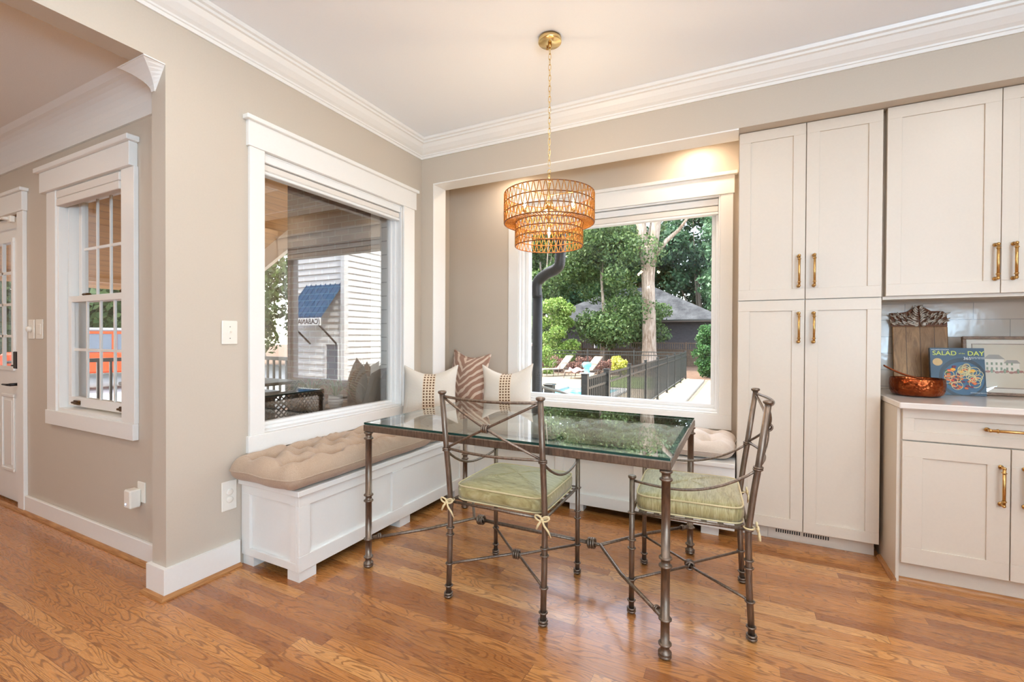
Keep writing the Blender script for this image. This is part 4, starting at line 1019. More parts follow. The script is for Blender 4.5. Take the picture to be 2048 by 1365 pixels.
mb.build('stretcher', 'iron', tb, world=True)

# ================================================================== CHAIRS
def make_chair(label):
    t = thing('dining_chair', label, 'chair', group=None)
    W, Yr, Yf = 0.236, -0.235, 0.232
    Rl = 0.0128
    def rear(s_):
        return [(s_ * W, Yr - 0.004, 0.0), (s_ * W, Yr + 0.008, 0.22), (s_ * W, Yr + 0.012, 0.445), (s_ * (W + 0.001), Yr - 0.004, 0.58), (s_ * (W + 0.002), Yr - 0.020, 0.69), (s_ * (W + 0.004), Yr - 0.054, 0.955)]
    def at(pl, z):
        for i in range(len(pl) - 1):
            if pl[i][2] <= z <= pl[i + 1][2]:
                k = (z - pl[i][2]) / (pl[i + 1][2] - pl[i][2]); return tuple(pl[i][j] + k * (pl[i + 1][j] - pl[i][j]) for j in range(3))
        return pl[-1]
    RP = {}
    for s_ in (-1, 1):
        pl = rear(s_); RP[s_] = pl; mb = MB(); mb.tube(pl, Rl, 14)
        for z in (0.010, 0.022): mb.ring(at(pl, z), (0, 0, 1), Rl + 0.0035, 0.0050)
        for z in (0.056, 0.157, 0.291, 0.322, 0.444, 0.690): mb.ring(at(pl, z), (0, 0, 1), Rl + 0.0030, 0.0040)
        mb.ring(at(pl, 0.698), (0, 0, 1), Rl + 0.0030, 0.0040)
        tp = Vector(at(pl, 0.955)); mb.lathe([(Rl, -0.004), (0.0185, 0.0), (0.0200, 0.005), (0.0185, 0.010), (0.012, 0.012), (0.0, 0.0095)], c=tp, seg=18, caps=False)
        mb.build('leg', 'iron', t)
    for s_ in (-1, 1):
        x = s_ * W; pl = [(x, Yf, 0), (x, Yf, 0.596)]; mb = MB(); mb.tube(pl, 0.0115, 14)
        for z in (0.010, 0.022): mb.ring((x, Yf, z), (0, 0, 1), 0.0150, 0.0050)
        for z in (0.058, 0.150, 0.287, 0.324, 0.444): mb.ring((x, Yf, z), (0, 0, 1), 0.0145, 0.0040)
        mb.lathe([(0.0115, -0.004), (0.0165, 0.0), (0.018, 0.005), (0.0165, 0.010), (0.010, 0.0115), (0.0, 0.0095)], c=(x, Yf, 0.596), seg=18, caps=False)
        mb.build('leg', 'iron', t)
    # arms: sagging bars from the back joint to the front post
    for s_ in (-1, 1):
        a_ = Vector(at(RP[s_], 0.690)); b2 = Vector((s_ * W, Yf, 0.585)); pts = []
        for i in range(13):
            k = i / 12; p = a_.lerp(b2, k); p.z -= 0.060 * math.sin(PI * k ** 0.85); p.x += s_ * 0.010 * math.sin(PI * k); pts.append(p)
        MB().tube(pts, 0.0058, 10).build('armrest', 'iron', t)
    # back: curved top rail, X brace, curved lower rail, knot
    def bowed(a_, b2, bow, n_=12, dip=0.0):
        a_, b2 = Vector(a_), Vector(b2); return [a_.lerp(b2, i / n_) + Vector((0, -bow * math.sin(PI * i / n_), -dip * math.sin(PI * i / n_))) for i in range(n_ + 1)]
    tl_, tr2 = at(RP[-1], 0.942), at(RP[1], 0.942); bl, br_ = at(RP[-1], 0.700), at(RP[1], 0.700)
    mb = MB(); mb.tube(bowed(tl_, tr2, 0.045, dip=0.004), 0.0062, 10); mb.build('top_rail', 'iron', t)
    mb = MB(); mb.tube(bowed(bl, br_, 0.045), 0.0060, 10); mb.build('lower_rail', 'iron', t)
    mb = MB(); mb.tube(bowed(tl_, br_, 0.045), 0.0056, 10); mb.tube(bowed(tr2, bl, 0.045), 0.0056, 10)
    c = (Vector(tl_) + Vector(br_)) / 2 + Vector((0, -0.045, 0)); 
    knot(mb, c, (1, 0, 0), 0.0150, 0.0045, 3, 0.0095)
    mb.ring(c, (0, 1, 0.3), 0.010, 0.004)
    mb.build('cross_brace', 'iron', t)
    # seat frame with slats
    mb = MB(); zz = 0.444
    cr_ = [(-W, Yr + 0.012, zz), (W, Yr + 0.012, zz), (W, Yf, zz), (-W, Yf, zz)]
    for i in range(4): mb.tube([cr_[i], cr_[(i + 1) % 4]], 0.0068, 10)
    for k in range(7):
        y = Yr + 0.05 + k * 0.063; mb.box(-W + 0.002, W - 0.002, y - 0.011, y + 0.011, zz + 0.001, zz + 0.008)
    mb.build('seat_frame', 'iron', t)
    # X stretcher meeting in a knot
    mb = MB(); kc = Vector((0, 0, 0.150))
    for s_ in (-1, 1):
        for yy, z_ in ((Yr, 0.157), (Yf, 0.150)):
            e = Vector((s_ * W, yy, z_)); mid = kc + Vector((s_ * 0.022, 0.010 * (1 if yy > 0 else -1), 0)); mb.tube([e, e.lerp(mid, 0.6), mid, kc + Vector((-s_ * 0.012, 0, 0))], 0.0062, 10)
    knot(mb, kc, (1, 0.15, 0), 0.0175, 0.0055, 3, 0.0105); mb.ring(kc, (0.3, 1, 0.4), 0.0185, 0.0052); mb.build('stretcher', 'iron', t)
    # box cushion
    cw, cd, r_ = 0.223, 0.215, 0.055; z0, z1 = 0.455, 0.518
    cu = MB(); N = 72
    def rr_(k, grow=0.0):
        an = 2 * PI * k / N; u, v = math.cos(an), math.sin(an); e = 0.22
        return (math.copysign(abs(u) ** e, u) * (cw + grow), math.copysign(abs(v) ** e, v) * (cd + grow) + 0.005)
    ringsz = [(z0, -0.004), (z0 + 0.02, 0.004), (z0 + 0.045, 0.004), (z1, -0.002)]
    vs = []; fs = []
    for (z, g_) in ringsz: vs += [(rr_(k, g_)[0], rr_(k, g_)[1], z + 0.0012 * math.sin(k * 2.3)) for k in range(N)]
    nr = 8
    for j in range(1, nr + 1):
        q_ = 1 - j / nr
        for k in range(N):
            x, y = rr_(k, -0.002); vs.append((x * q_, (y - 0.005) * q_ + 0.005, z1 + 0.030 * (1 - q_ ** 2.4) + 0.0022 * math.sin(k * 1.7 + j * 2) * q_ * (1 - q_) * 4))
    tot = len(ringsz) + nr
    for j in range(tot - 1):
        for k in range(N): fs.append((j * N + k, j * N + (k + 1) % N, (j + 1) * N + (k + 1) % N, (j + 1) * N + k))
    fs.append(tuple(range(N - 1, -1, -1)))
    cu.add(vs, fs, True); cobj = cu.build('seat_cushion', 'silk', t)
    pp = MB()
    for z, g_ in ((z0, 0.0), (z1, 0.001)): pp.tube([(rr_(k, g_)[0], rr_(k, g_)[1], z) for k in range(N)], 0.0036, 7, closed=True)
    pp.build('piping', 'piping', cobj)
    for s_ in (-1, 1):
        c = Vector((s_ * W, Yr - 0.006, 0.452)); tm = MB()
        tm.ring(c + Vector((0, 0.015, 0)), (0, 0, 1), 0.019, 0.0035)
        for q_ in (-1, 1):
            lp = [c + Vector((q_ * 0.040 * math.sin(PI * k / 10) ** 0.8 * (1 if k < 10 else 1), -0.014 - 0.003 * k / 10, 0.016 * math.sin(2 * PI * k / 10) * -1 * 0.7 + 0.004)) for k in range(11)]
            lp = [c + Vector((q_ * (0.016 - 0.016 * math.cos(2 * PI * k / 10)), -0.014, 0.010 * math.sin(2 * PI * k / 10) + 0.3 * (0.016 - 0.016 * math.cos(2 * PI * k / 10)))) for k in range(11)]
            tm.tube(lp, 0.0042, 6)
        tm.ball(c + Vector((0, -0.015, 0)), 0.008, 8, 6)
        tm.tube([c + Vector((0, -0.016, 0)), c + Vector((0.012, -0.02, -0.022)), c + Vector((0.030, -0.022, -0.040)), c + Vector((0.042, -0.02, -0.066))], [0.004, 0.0045, 0.0045, 0.002], 6)
        tm.tube([c + Vector((0, -0.016, 0)), c + Vector((-0.014, -0.02, -0.020)), c + Vector((-0.022, -0.022, -0.040))], [0.004, 0.0055, 0.0045], 6)
        tm.build('bow_tie', 'tie', cobj)
    return t
ch1 = make_chair('iron chair with green cushion in front of the table, its back to the room')
ch2 = copy_tree(ch1); ch2['label'] = 'iron chair with green cushion at the right end of the table, by the tall cabinet'
ch1.location = (1.392, -1.03, 0); ch1.rotation_euler = (0, 0, R(1.0))
ch2.location = (2.158, -0.752, 0); ch2.rotation_euler = (0, 0, R(94.0))

# ================================================================== PENDANT LAMP
PX, PY = 1.452, -0.780
pd = thing('pendant_lamp', 'two-tier woven rope drum pendant on a brass chain over the table', 'lamp', (PX, PY, 1.69))
def W_(z): return z - 1.69
MB().lathe([(0.0, W_(2.789)), (0.060, W_(2.789)), (0.061, W_(2.766)), (0.058, W_(2.763)), (0.0, W_(2.763))], seg=40, caps=False).build('canopy', 'brasslight', pd)
mb = MB()
for an in (2.3, -0.8): mb.ball((0.042 * math.cos(an), 0.042 * math.sin(an), W_(2.758)), 0.006, 8, 6)
mb.lathe([(0.010, W_(2.764)), (0.010, W_(2.745)), (0.005, W_(2.735))], seg=12); mb.build('canopy_fittings', 'brass', pd)
ch = MB(); zt = 2.737; k = 0; links = []
L_ = 0.034
while zt > 2.125:
    c = Vector((0, 0, W_(zt - L_ / 2))); ax = Vector((1, 0, 0)) if k % 2 else Vector((0, 1, 0))
    ch.tube([c + ax * 0.0065 * math.cos(2 * PI * i / 14) + Vector((0, 0, (L_ / 2) * math.copysign(abs(math.sin(2 * PI * i / 14)) ** 0.7, math.sin(2 * PI * i / 14)))) for i in range(14)], 0.0017, 6, closed=True)
    zt -= L_ - 0.006; k += 1
ch.build('chain', 'brasslight', pd)['kind'] = 'stuff'
mb = MB(); mb.ring((0, 0, W_(2.088)), (0.4, 1, 0), 0.010, 0.002, 16, 6); mb.tube([(0, 0, W_(2.078)), (0, 0, W_(1.80))], 0.0045, 12); mb.tube([(0, 0, W_(2.075)), (0, 0, W_(2.03))], 0.008, 12); mb.lathe([(0.002, W_(1.93)), (0.018, W_(1.925)), (0.022, W_(1.905)), (0.012, W_(1.89)), (0.002, W_(1.885))], seg=20)
BUL = []
for k in range(3):
    an = R(-26.75) + PI * 1.0 * k if k < 2 else R(-26.75) + PI / 2
    ux, uy = math.cos(-R(-26.75)) if False else math.cos(R(26.75)), math.sin(R(26.75))
    dx, dy = ((ux, uy), (-ux, -uy), (-uy, ux))[k]
    mb.tube([(0, 0, W_(1.90)), (dx * 0.06, dy * 0.06, W_(1.875)), (dx * 0.125, dy * 0.125, W_(1.872)), (dx * 0.13, dy * 0.13, W_(1.882))], 0.0045, 8)
    mb.tube([(dx * 0.13, dy * 0.13, W_(1.876)), (dx * 0.13, dy * 0.13, W_(1.895))], 0.012, 12)
    BUL.append((dx * 0.13, dy * 0.13, 1.895, 1))
mb.tube([(0, 0, W_(1.82)), (0, 0, W_(1.79))], 0.012, 12); BUL.append((0, 0, 1.79, -1))
mb.build('stem_and_arms', 'brasslight', pd)
gb = glass('bulb_glass', 0.06)
for (x, y, z, s_) in BUL:
    b = MB(); b.lathe([(0.006, W_(z)), (0.012, W_(z + s_ * 0.008)), (0.0155, W_(z + s_ * 0.022)), (0.012, W_(z + s_ * 0.040)), (0.004, W_(z + s_ * 0.055))], c=(x, y, 0), seg=14)
    bo = b.build('bulb', gb, pd)
    f = MB(); f.tube([(x, y, W_(z + s_ * 0.012)), (x, y, W_(z + s_ * 0.040))], 0.0034, 8); f.build('filament', 'bulb', bo)
    light('pendant_bulb', 'POINT', (PX + x, PY + y, z + s_ * 0.026), 5.0, (1, 0.74, 0.46), 0.016)
def tier(name, r_, z_top, z_bot, rows_, nz):
    m = MB(); fr = MB(); hh = (z_top - z_bot) / rows_
    for i in range(rows_ + 1):
        z = z_top - i * hh
        fr.tube([(r_ * math.cos(2 * PI * k / 72), r_ * math.sin(2 * PI * k / 72), W_(z)) for k in range(72)], 0.0028, 5, closed=True)
    for i in range(rows_):
        za, zb = z_top - i * hh, z_top - (i + 1) * hh
        for k in range(nz):
            an = 2 * PI * k / nz; d_ = 2 * PI / nz * 0.42; w_ = 2 * PI / nz * 0.06
            for sg in (-1, 1):
                a0 = an + sg * w_ if True else an; a1 = an + sg * d_
                if i % 2: a0, a1 = a1, a0
                for o_ in (0.0,):
                    aa, bb = a0 + o_ * w_, a1 + o_ * w_
                m.tube([((r_ + 0.001) * math.cos(a0), (r_ + 0.001) * math.sin(a0), W_(za)), ((r_ + 0.001) * math.cos(a1), (r_ + 0.001) * math.sin(a1), W_(zb))], 0.0022, 5, cap=False)
    o = m.build(name, 'rope', pd); fr.build('wire_rings', 'ropeframe', o); return o
RU, RL_ = 0.236, 0.177
tier('upper_shade', RU, 1.965, 1.812, 3, 50)
tier('lower_shade', RL_, 1.812, 1.692, 3, 40)
m = MB()
for k in range(90):
    an = 2 * PI * k / 90; m.tube([(RU * math.cos(an), RU * math.sin(an), W_(1.812)), (RL_ * math.cos(an + 0.03), RL_ * math.sin(an + 0.03), W_(1.812))], 0.0022, 4, cap=False)
m.build('annular_base', 'rope', pd)
m = MB()
for z in (1.965,):
    for k in range(3): an = 2 * PI * k / 3; m.tube([(0, 0, W_(z - 0.004)), (RU * math.cos(an), RU * math.sin(an), W_(z))], 0.0025, 6)
m.build('spider_frame', 'brass', pd)

# ================================================================== OUTDOORS
GZ = -0.6
def struct_box(name, mat, *b): return struct(MB().box(*b), name, mat)
gnd = struct(MB().box(-90, 90, -60, 110, GZ - 0.5, GZ - 0.04), 'ground', 'mulch')
struct(MB().box(-15, 0.30, 13.0, 18.8, GZ - 0.05, GZ).box(-15, -3.55, 5.5, 13.0, GZ - 0.05, GZ).box(-3.55, 0.30, 2.5, 7.7, GZ - 0.05, GZ).box(-1.05, 0.30, 7.7, 13.0, GZ - 0.05, GZ), 'ground_pool_deck', 'patio')
struct(MB().box(0.96, 16, 0.75, 18.6, GZ - 0.05, GZ - 0.02), 'ground_patio', 'patio')
struct(MB().box(0.30, 0.96, 0.75, 17.9, GZ - 0.05, GZ + 0.05, 0.01), 'trim_8', 'kerb')
tag(MB().box(-2.9, 0.10, 13.4, 18.2, GZ, GZ + 0.03).build('lawn_strip', 'lawn'), 'strip of grass inside the pool fence', 'lawn', kind='stuff')
pool = thing('swimming_pool', 'swimming pool with pale stone coping beyond the black railing', 'pool', (-2.3, 10.4, GZ))
mb = MB(); mb.box(-3.55, -1.05, 7.7, 8.0, GZ - 0.05, GZ + 0.05, 0.02).box(-3.55, -1.05, 12.7, 13.0, GZ - 0.05, GZ + 0.05, 0.02).box(-3.55, -3.25, 8.0, 12.7, GZ - 0.05, GZ + 0.05, 0.02).box(-1.35, -1.05, 8.0, 12.7, GZ - 0.05, GZ + 0.05, 0.02)
mb.build('coping', 'kerb', pool, world=True); MB().box(-3.25, -1.35, 8.0, 12.7, GZ - 0.05, GZ - 0.02).build('water', 'water', pool, world=True)

def np_mesh(name, verts, quads, mat, parent, smooth=False):
    me = bpy.data.meshes.new(name); me.vertices.add(len(verts)); me.vertices.foreach_set('co', verts.astype(np.float32).ravel())
    nf = len(quads); me.loops.add(nf * 4); me.loops.foreach_set('vertex_index', quads.astype(np.int32).ravel())
    me.polygons.add(nf); me.polygons.foreach_set('loop_start', np.arange(0, nf * 4, 4, dtype=np.int32)); me.polygons.foreach_set('loop_total', np.full(nf, 4, dtype=np.int32))
    me.update(calc_edges=True); me.materials.append(M_[mat] if isinstance(mat, str) else mat)
    o = bpy.data.objects.new(name, me); COL.objects.link(o); o.parent = parent; return o
def leaves(rng, blobs, n, size, asp=0.55, fill=0.45, tilt=1.0):
    """blobs: (x,y,z,rx,ry,rz); leaves sit mostly on the shells, as rhombic blades"""
    wts = np.array([b[3] * b[5] for b in blobs]); wts = wts / wts.sum()
    which = rng.choice(len(blobs), n, p=wts); B = np.array(blobs)[which]
    d = rng.normal(size=(n, 3)); d /= np.linalg.norm(d, axis=1, keepdims=True)
    rad = (1 - fill * rng.random(n) ** 1.6)[:, None] * (1 + 0.06 * rng.normal(size=(n, 1)))
    c = B[:, :3] + d * B[:, 3:6] * rad
    nm = d * 0.7 + rng.normal(size=(n, 3)) * tilt * 0.7; nm /= np.linalg.norm(nm, axis=1, keepdims=True)
    t = np.cross(nm, rng.normal(size=(n, 3))); t /= np.linalg.norm(t, axis=1, keepdims=True); b = np.cross(nm, t)
    s = size * (0.6 + 0.8 * rng.random(n))[:, None]
    v = np.stack([c - t * s * 0.5, c + b * s * asp * 0.5 + nm * s * .08, c + t * s * 0.5, c - b * s * asp * 0.5 + nm * s * .08], 1).reshape(-1, 3)
    q_ = np.arange(n * 4).reshape(n, 4); return v, q_
def blobset(rng, cx, cy, z0, z1, rad, n, br):
    out = []
    for _ in range(n):
        z = z0 + (z1 - z0) * rng.random(); k = math.sqrt(max(0.05, 1 - abs((z - (z0 + z1) / 2) / ((z1 - z0) / 2)) ** 2.2)); an = rng.random() * 2 * PI; r_ = rad * k * math.sqrt(rng.random())
        b_ = br * (0.7 + 0.6 * rng.random()); out.append((cx + r_ * math.cos(an), cy + r_ * math.sin(an), z, b_, b_, b_ * 0.75))
    return out
def tree(name, label, x, y, hgt, z0, rad, mat, n, size, seed, nb=16, br=None, trunk=0.2, group=None, gz=GZ, cat='tree', fill=0.45):
    rng = np.random.default_rng(seed); t = thing(name, label, cat, (x, y, gz - 0.04), group=group)
    bl = blobset(rng, 0, 0, z0, hgt, rad, nb, br or rad * 0.5)
    v, q_ = leaves(rng, bl, n, size, fill=fill); np_mesh('crown', v, q_, mat, t)
    mb = MB(); top = z0 + (hgt - z0) * 0.6
    mb.tube([(0, 0, 0), (0.05 * rad, 0.02, top * 0.5), (-0.04 * rad, 0, top)], [trunk, trunk * 0.75, trunk * 0.3], 8)
    for k in range(4):
        b_ = bl[k]; mb.tube([(0.03 * rad, 0, z0 + 0.1 * (hgt - z0)), ((b_[0]) * 0.5, b_[1] * 0.5, (z0 + b_[2]) / 2 + 0.1), (b_[0], b_[1], b_[2])], [trunk * 0.4, trunk * 0.25, trunk * 0.1], 6)
    mb.build('trunk', 'bark', t); return t
# the big bare forked trunk
bt = thing('forked_tree', 'big pale-barked tree trunk that forks, standing behind the pool fence', 'tree', (-2.54, 25.0, GZ - 0.04))
rng = np.random.default_rng(3)
mb = MB()
def limb(pts, rads, seg=18, bumps=0.05):
    P_ = []; Rr = []
    for i in range(len(pts) - 1):
        for k in range(5):
            f_ = k / 5; P_.append(Vector(pts[i]).lerp(Vector(pts[i + 1]), f_)); Rr.append((rads[i] * (1 - f_) + rads[i + 1] * f_) * (1 + bumps * (rng.random() - 0.5)))
    P_.append(Vector(pts[-1])); Rr.append(rads[-1]); mb.tube(P_, Rr, seg)
limb([(0, 0, 0), (-0.03, 0, 1.2), (-0.05, 0, 3.2), (-0.12, 0, 5.2), (-0.12, 0, 6.6), (-0.1, 0, 7.3)], [0.52, 0.41, 0.39, 0.37, 0.44, 0.42])
limb([(-0.2, 0, 6.3), (-0.42, 0, 7.6), (-0.58, 0.1, 8.8), (-0.75, 0.1, 11.0)], [0.36, 0.31, 0.30, 0.26])
limb([(0.02, 0, 6.4), (0.22, -0.05, 7.6), (0.38, -0.1, 8.8), (0.5, -0.1, 11.5)], [0.34, 0.27, 0.26, 0.20])
limb([(0.15, 0, 6.6), (0.9, 0.1, 7.6), (1.6, 0.2, 8.2), (2.4, 0.2, 9.3)], [0.17, 0.13, 0.10, 0.05], 12)
limb([(-0.4, 0, 7.4), (-0.1, 0.3, 8.3), (0.0, 0.4, 9.2)], [0.10, 0.08, 0.05], 10)
mb.build('trunk', 'bark', bt)
v, q_ = leaves(rng, [(0.6, 0.2, 8.6, 0.35, 0.3, 0.7), (-1.2, 0, 12, 1.5, 1.5, 1), (1.5, 0, 12.5, 1.8, 1.5, 1)], 900, 0.22); np_mesh('foliage', v, q_, 'leafA', bt)
# trees beyond the pool, nearest first
tree('shrub_tree', 'bright lime-green young tree left of the pool fence', -7.6, 22.5, 3.9, 0.5, 1.25, 'leafC', 9000, 0.17, 11, 22, 0.6, 0.10)
TB = 'trees beyond the pool fence'
tree('leafy_tree', 'broad mid-green tree left of the forked trunk, over the far fence', -5.6, 25.5, 9.4, 1.9, 3.0, 'leafA', 24000, 0.20, 12, 34, 1.15, 0.16)
tree('leafy_tree', 'tall mid-green tree behind the black downspout', -10.4, 27.0, 11.0, 1.6, 3.4, 'leafA', 20000, 0.24, 13, 34, 1.3, 0.2)
tree('leafy_tree', 'low green tree whose branches hang over the dark neighbouring house', -4.3, 29.6, 4.6, 1.7, 2.0, 'leafA', 11000, 0.19, 14, 22, 0.8, 0.12)
deep = [(-1.6, 46, 15, 5.0, 21), (3.4, 42, 14, 4.6, 22), (-7.5, 47, 17, 5.2, 23), (-14, 42, 18, 5.5, 24), (8.5, 47, 16, 5.5, 25), (-20.5, 40, 18, 5.5, 26), (-27, 36, 18, 5.5, 27), (14, 44, 16, 5.5, 28), (0.8, 54, 19, 6, 29), (-11, 55, 20, 6, 30)]
LB = ['deep green tree behind the dark house roof, just right of the forked trunk', 'deep green tree filling the right side of the back window, over the roof', 'deep green tall tree behind the house, left of the forked trunk', 'deep green tall tree far off, at the left edge of the back window']
d0 = None
for i, (x, y, h_, r_, sd_) in enumerate(deep):
    if i < 4: tree('background_tree', LB[i], x, y, h_, 1.2, r_, 'leafB', 20000, 0.42, sd_, 34, 1.9, 0.3)
    else:
        if d0 is None: d0 = tree('background_tree', 'deep green tree in the far row beyond the house', x, y, h_, 0.8, r_, 'leafB', 17000, 0.46, sd_, 30, 2.2, 0.3, group='far row of trees beyond the house')
        else: t2 = copy_tree(d0); t2.location = (x, y, GZ - 0.04); t2.rotation_euler = (0, 0, i * 1.3)
# trees past the porch
d1 = None
for i, (x, y) in enumerate(((-20, 8), (-25, 14), (-24, 3.5), (-30, 9), (-17.5, 15), (-31, 0))):
    if d1 is None: d1 = tree('background_tree', 'green tree across the driveway, seen past the porch', x, y, 10, 1.0, 3.6, 'leafA', 15000, 0.32, 41, 30, 1.5, 0.28, group='trees across the driveway')
    else: t2 = copy_tree(d1); t2.location = (x, y, GZ - 0.04); t2.rotation_euler = (0, 0, i * 1.1)
tree('evergreen_shrub', 'bright green arborvitae at the right edge of the back window', 0.98, 20.0, 2.3, 0.25, 0.42, 'leafE', 8000, 0.12, 51, 60, 0.30, 0.06, cat='shrub')
tree('variegated_shrub', 'round yellow-leaved shrub before the far pool fence', -2.62, 17.9, 1.22, 0.12, 0.34, 'leafY', 1700, 0.10, 52, 14, 0.2, 0.03, cat='shrub')
tree('variegated_shrub', 'yellow-green shrub left of the two loungers', -6.35, 18.2, 1.25, 0.1, 0.42, 'leafC', 1700, 0.10, 53, 14, 0.22, 0.03, cat='shrub')
for i in range(9):
    x = -7.3 + i * 0.52
    tree('red_shrub', 'low dusky-red shrub in the bed behind the loungers', x, 19.9 + 0.1 * (i % 2), 0.75, 0.1, 0.26, 'leafR', 700, 0.09, 60 + i, 8, 0.2, 0.02, group='dusky-red shrubs behind the loungers', cat='shrub')

# black aluminium pool fences
def picket_fence(name, label, p0, p1, nposts, ztop, zbot, postr=0.032, picks=0.115, pw=0.008, rails=(0.0, 0.16), fine=True):
    p0, p1 = Vector(p0), Vector(p1); d = (p1 - p0); L = d.length; u = d / L
    t = thing(name, label, 'fence', (p0.x, p0.y, GZ))
    an = math.atan2(u.y, u.x); t.rotation_euler = (0, 0, an)
    zt, zb = ztop - GZ, zbot - GZ
    mb = MB()
    for r_ in rails: mb.box(0, L, -0.014, 0.014, zt - r_ - 0.06, zt - r_ - 0.025)
    mb.box(0, L, -0.014, 0.014, zb + 0.06, zb + 0.095); mb.build('rails', 'alum', t)
    mb = MB(); n_ = int(L / picks)
    for k in range(n_): x = (k + 0.5) * picks; mb.box(x - pw, x + pw, -pw, pw, zb + 0.03, zt - 0.02)
    mb.build('pickets', 'alum', t)['kind'] = 'stuff'
    for k in range(nposts):
        x = L * k / (nposts - 1); MB().box(x - postr, x + postr, -postr, postr, 0, zt + 0.03, 0.003).box(x - postr - 0.006, x + postr + 0.006, -postr - 0.006, postr + 0.006, zt + 0.03, zt + 0.045, 0.004).build('post', 'alum', t)
    return t
picket_fence('metal_fence', 'black metal picket fence running away beside the concrete kerb', (0.17, 5.2, 0), (0.17, 18.4, 0), 8, 0.60, -0.55)
picket_fence('metal_fence', 'black metal picket fence across the yard behind the loungers', (-11.2, 18.75, 0), (0.10, 18.75, 0), 6, 0.60, -0.55, 0.022, 0.115, 0.006)
picket_fence('porch_railing', 'short heavy black railing section nearest the back window', (0.17, 3.9, 0), (0.17, 5.2, 0), 2, 0.60, -0.55, 0.05, 0.105, 0.013)
rl = thing('stair_rail', 'black stair rail sloping left below the railing outside the back window', 'railing', (0.1, 4.3, GZ))
MB().tube([(0.1, 4.25, 0.20), (-1.25, 5.5, 0.21)], 0.035, 4).tube([(-1.25, 5.5, 0.21), (-1.25, 5.5, -0.6)], 0.035, 4).build('handrail', 'alum', rl, world=True)
tag(MB().box(-1.62, -1.42, 6.5, 6.7, GZ, 0.13, 0.01).box(-1.64, -1.40, 6.48, 6.72, 0.13, 0.16, 0.01).build('bollard', 'alum'), 'square black post standing alone by the pool deck', 'post')
# weathered privacy fence
wf = thing('wooden_fence', 'weathered brown wooden fence with lattice top behind the forked trunk', 'fence', (-6, 28.5, GZ))
MB().box(-16, 1.6, 28.5, 28.56, GZ, 0.42).build('boards', 'oldfence', wf, world=True)
mb = MB()
for x in np.arange(-16, 1.6, 0.14): mb.box(x, x + 0.05, 28.5, 28.53, 0.42, 0.85)
mb.box(-16, 1.6, 28.48, 28.55, 0.85, 0.91).box(-16, 1.6, 28.48, 28.55, 0.42, 0.47); mb.build('lattice_top', 'oldfence', wf, world=True)['kind'] = 'stuff'
for x in np.arange(-15, 1.7, 2.35): MB().box(x, x + 0.1, 28.42, 28.52, GZ, 0.95).build('post', 'oldfence', wf, world=True)
# neighbour's house
nh = thing('neighbouring_house', 'dark brick single-storey house with grey hip roof beyond the fences', 'house', (-4.5, 37, GZ))
MB().box(-13, 0.9, 34, 44, GZ, 2.55).build('walls', 'darkbrick', nh, world=True)
e0, e1, f0, f1, ze, zr = -13.6, 1.45, 33.4, 44.6, 2.62, 5.75
mb = MB(); mb.add([(e0, f0, ze), (e1, f0, ze), (e1, f1, ze), (e0, f1, ze), (-8.2, 39, zr), (-4.6, 39, zr)], [(0, 1, 5, 4), (1, 2, 5), (2, 3, 4, 5), (3, 0, 4), (3, 2, 1, 0)]); mb.build('roof', 'shingle', nh, world=True)
MB().box(e0, e1, f0 - 0.03, f0 + 0.02, 2.44, 2.58).box(e1 - 0.02, e1 + 0.03, f0, f1, 2.44, 2.58).build('fascia', 'frame_grey', nh, world=True)
MB().box(e0, e1, f0 - 0.12, f0 - 0.03, 2.52, 2.62).tube([(0.75, 33.85, 2.5), (0.75, 33.85, GZ)], 0.06, 8).build('gutter', 'alum', nh, world=True)
for x0, x1, z0_, z1_ in ((-8.6, -7.5, 0.2, 1.5), (-4.75, -4.05, 0.1, 2.1)):
    mb = MB(); frame_rect(mb, 1, 33.93, 34.0, x0, x1, z0_, z1_, 0.09, 0); wo_ = mb.build('window', 'vinyl', nh, world=True)
    g = MB().box(x0 + 0.05, x1 - 0.05, 33.97, 34.0, z0_ + 0.05, z1_ - 0.05); g.v = [(p[0] - nh.location.x, p[1] - nh.location.y, p[2] - nh.location.z) for p in g.v]; g.build('pane', 'carglass', wo_)

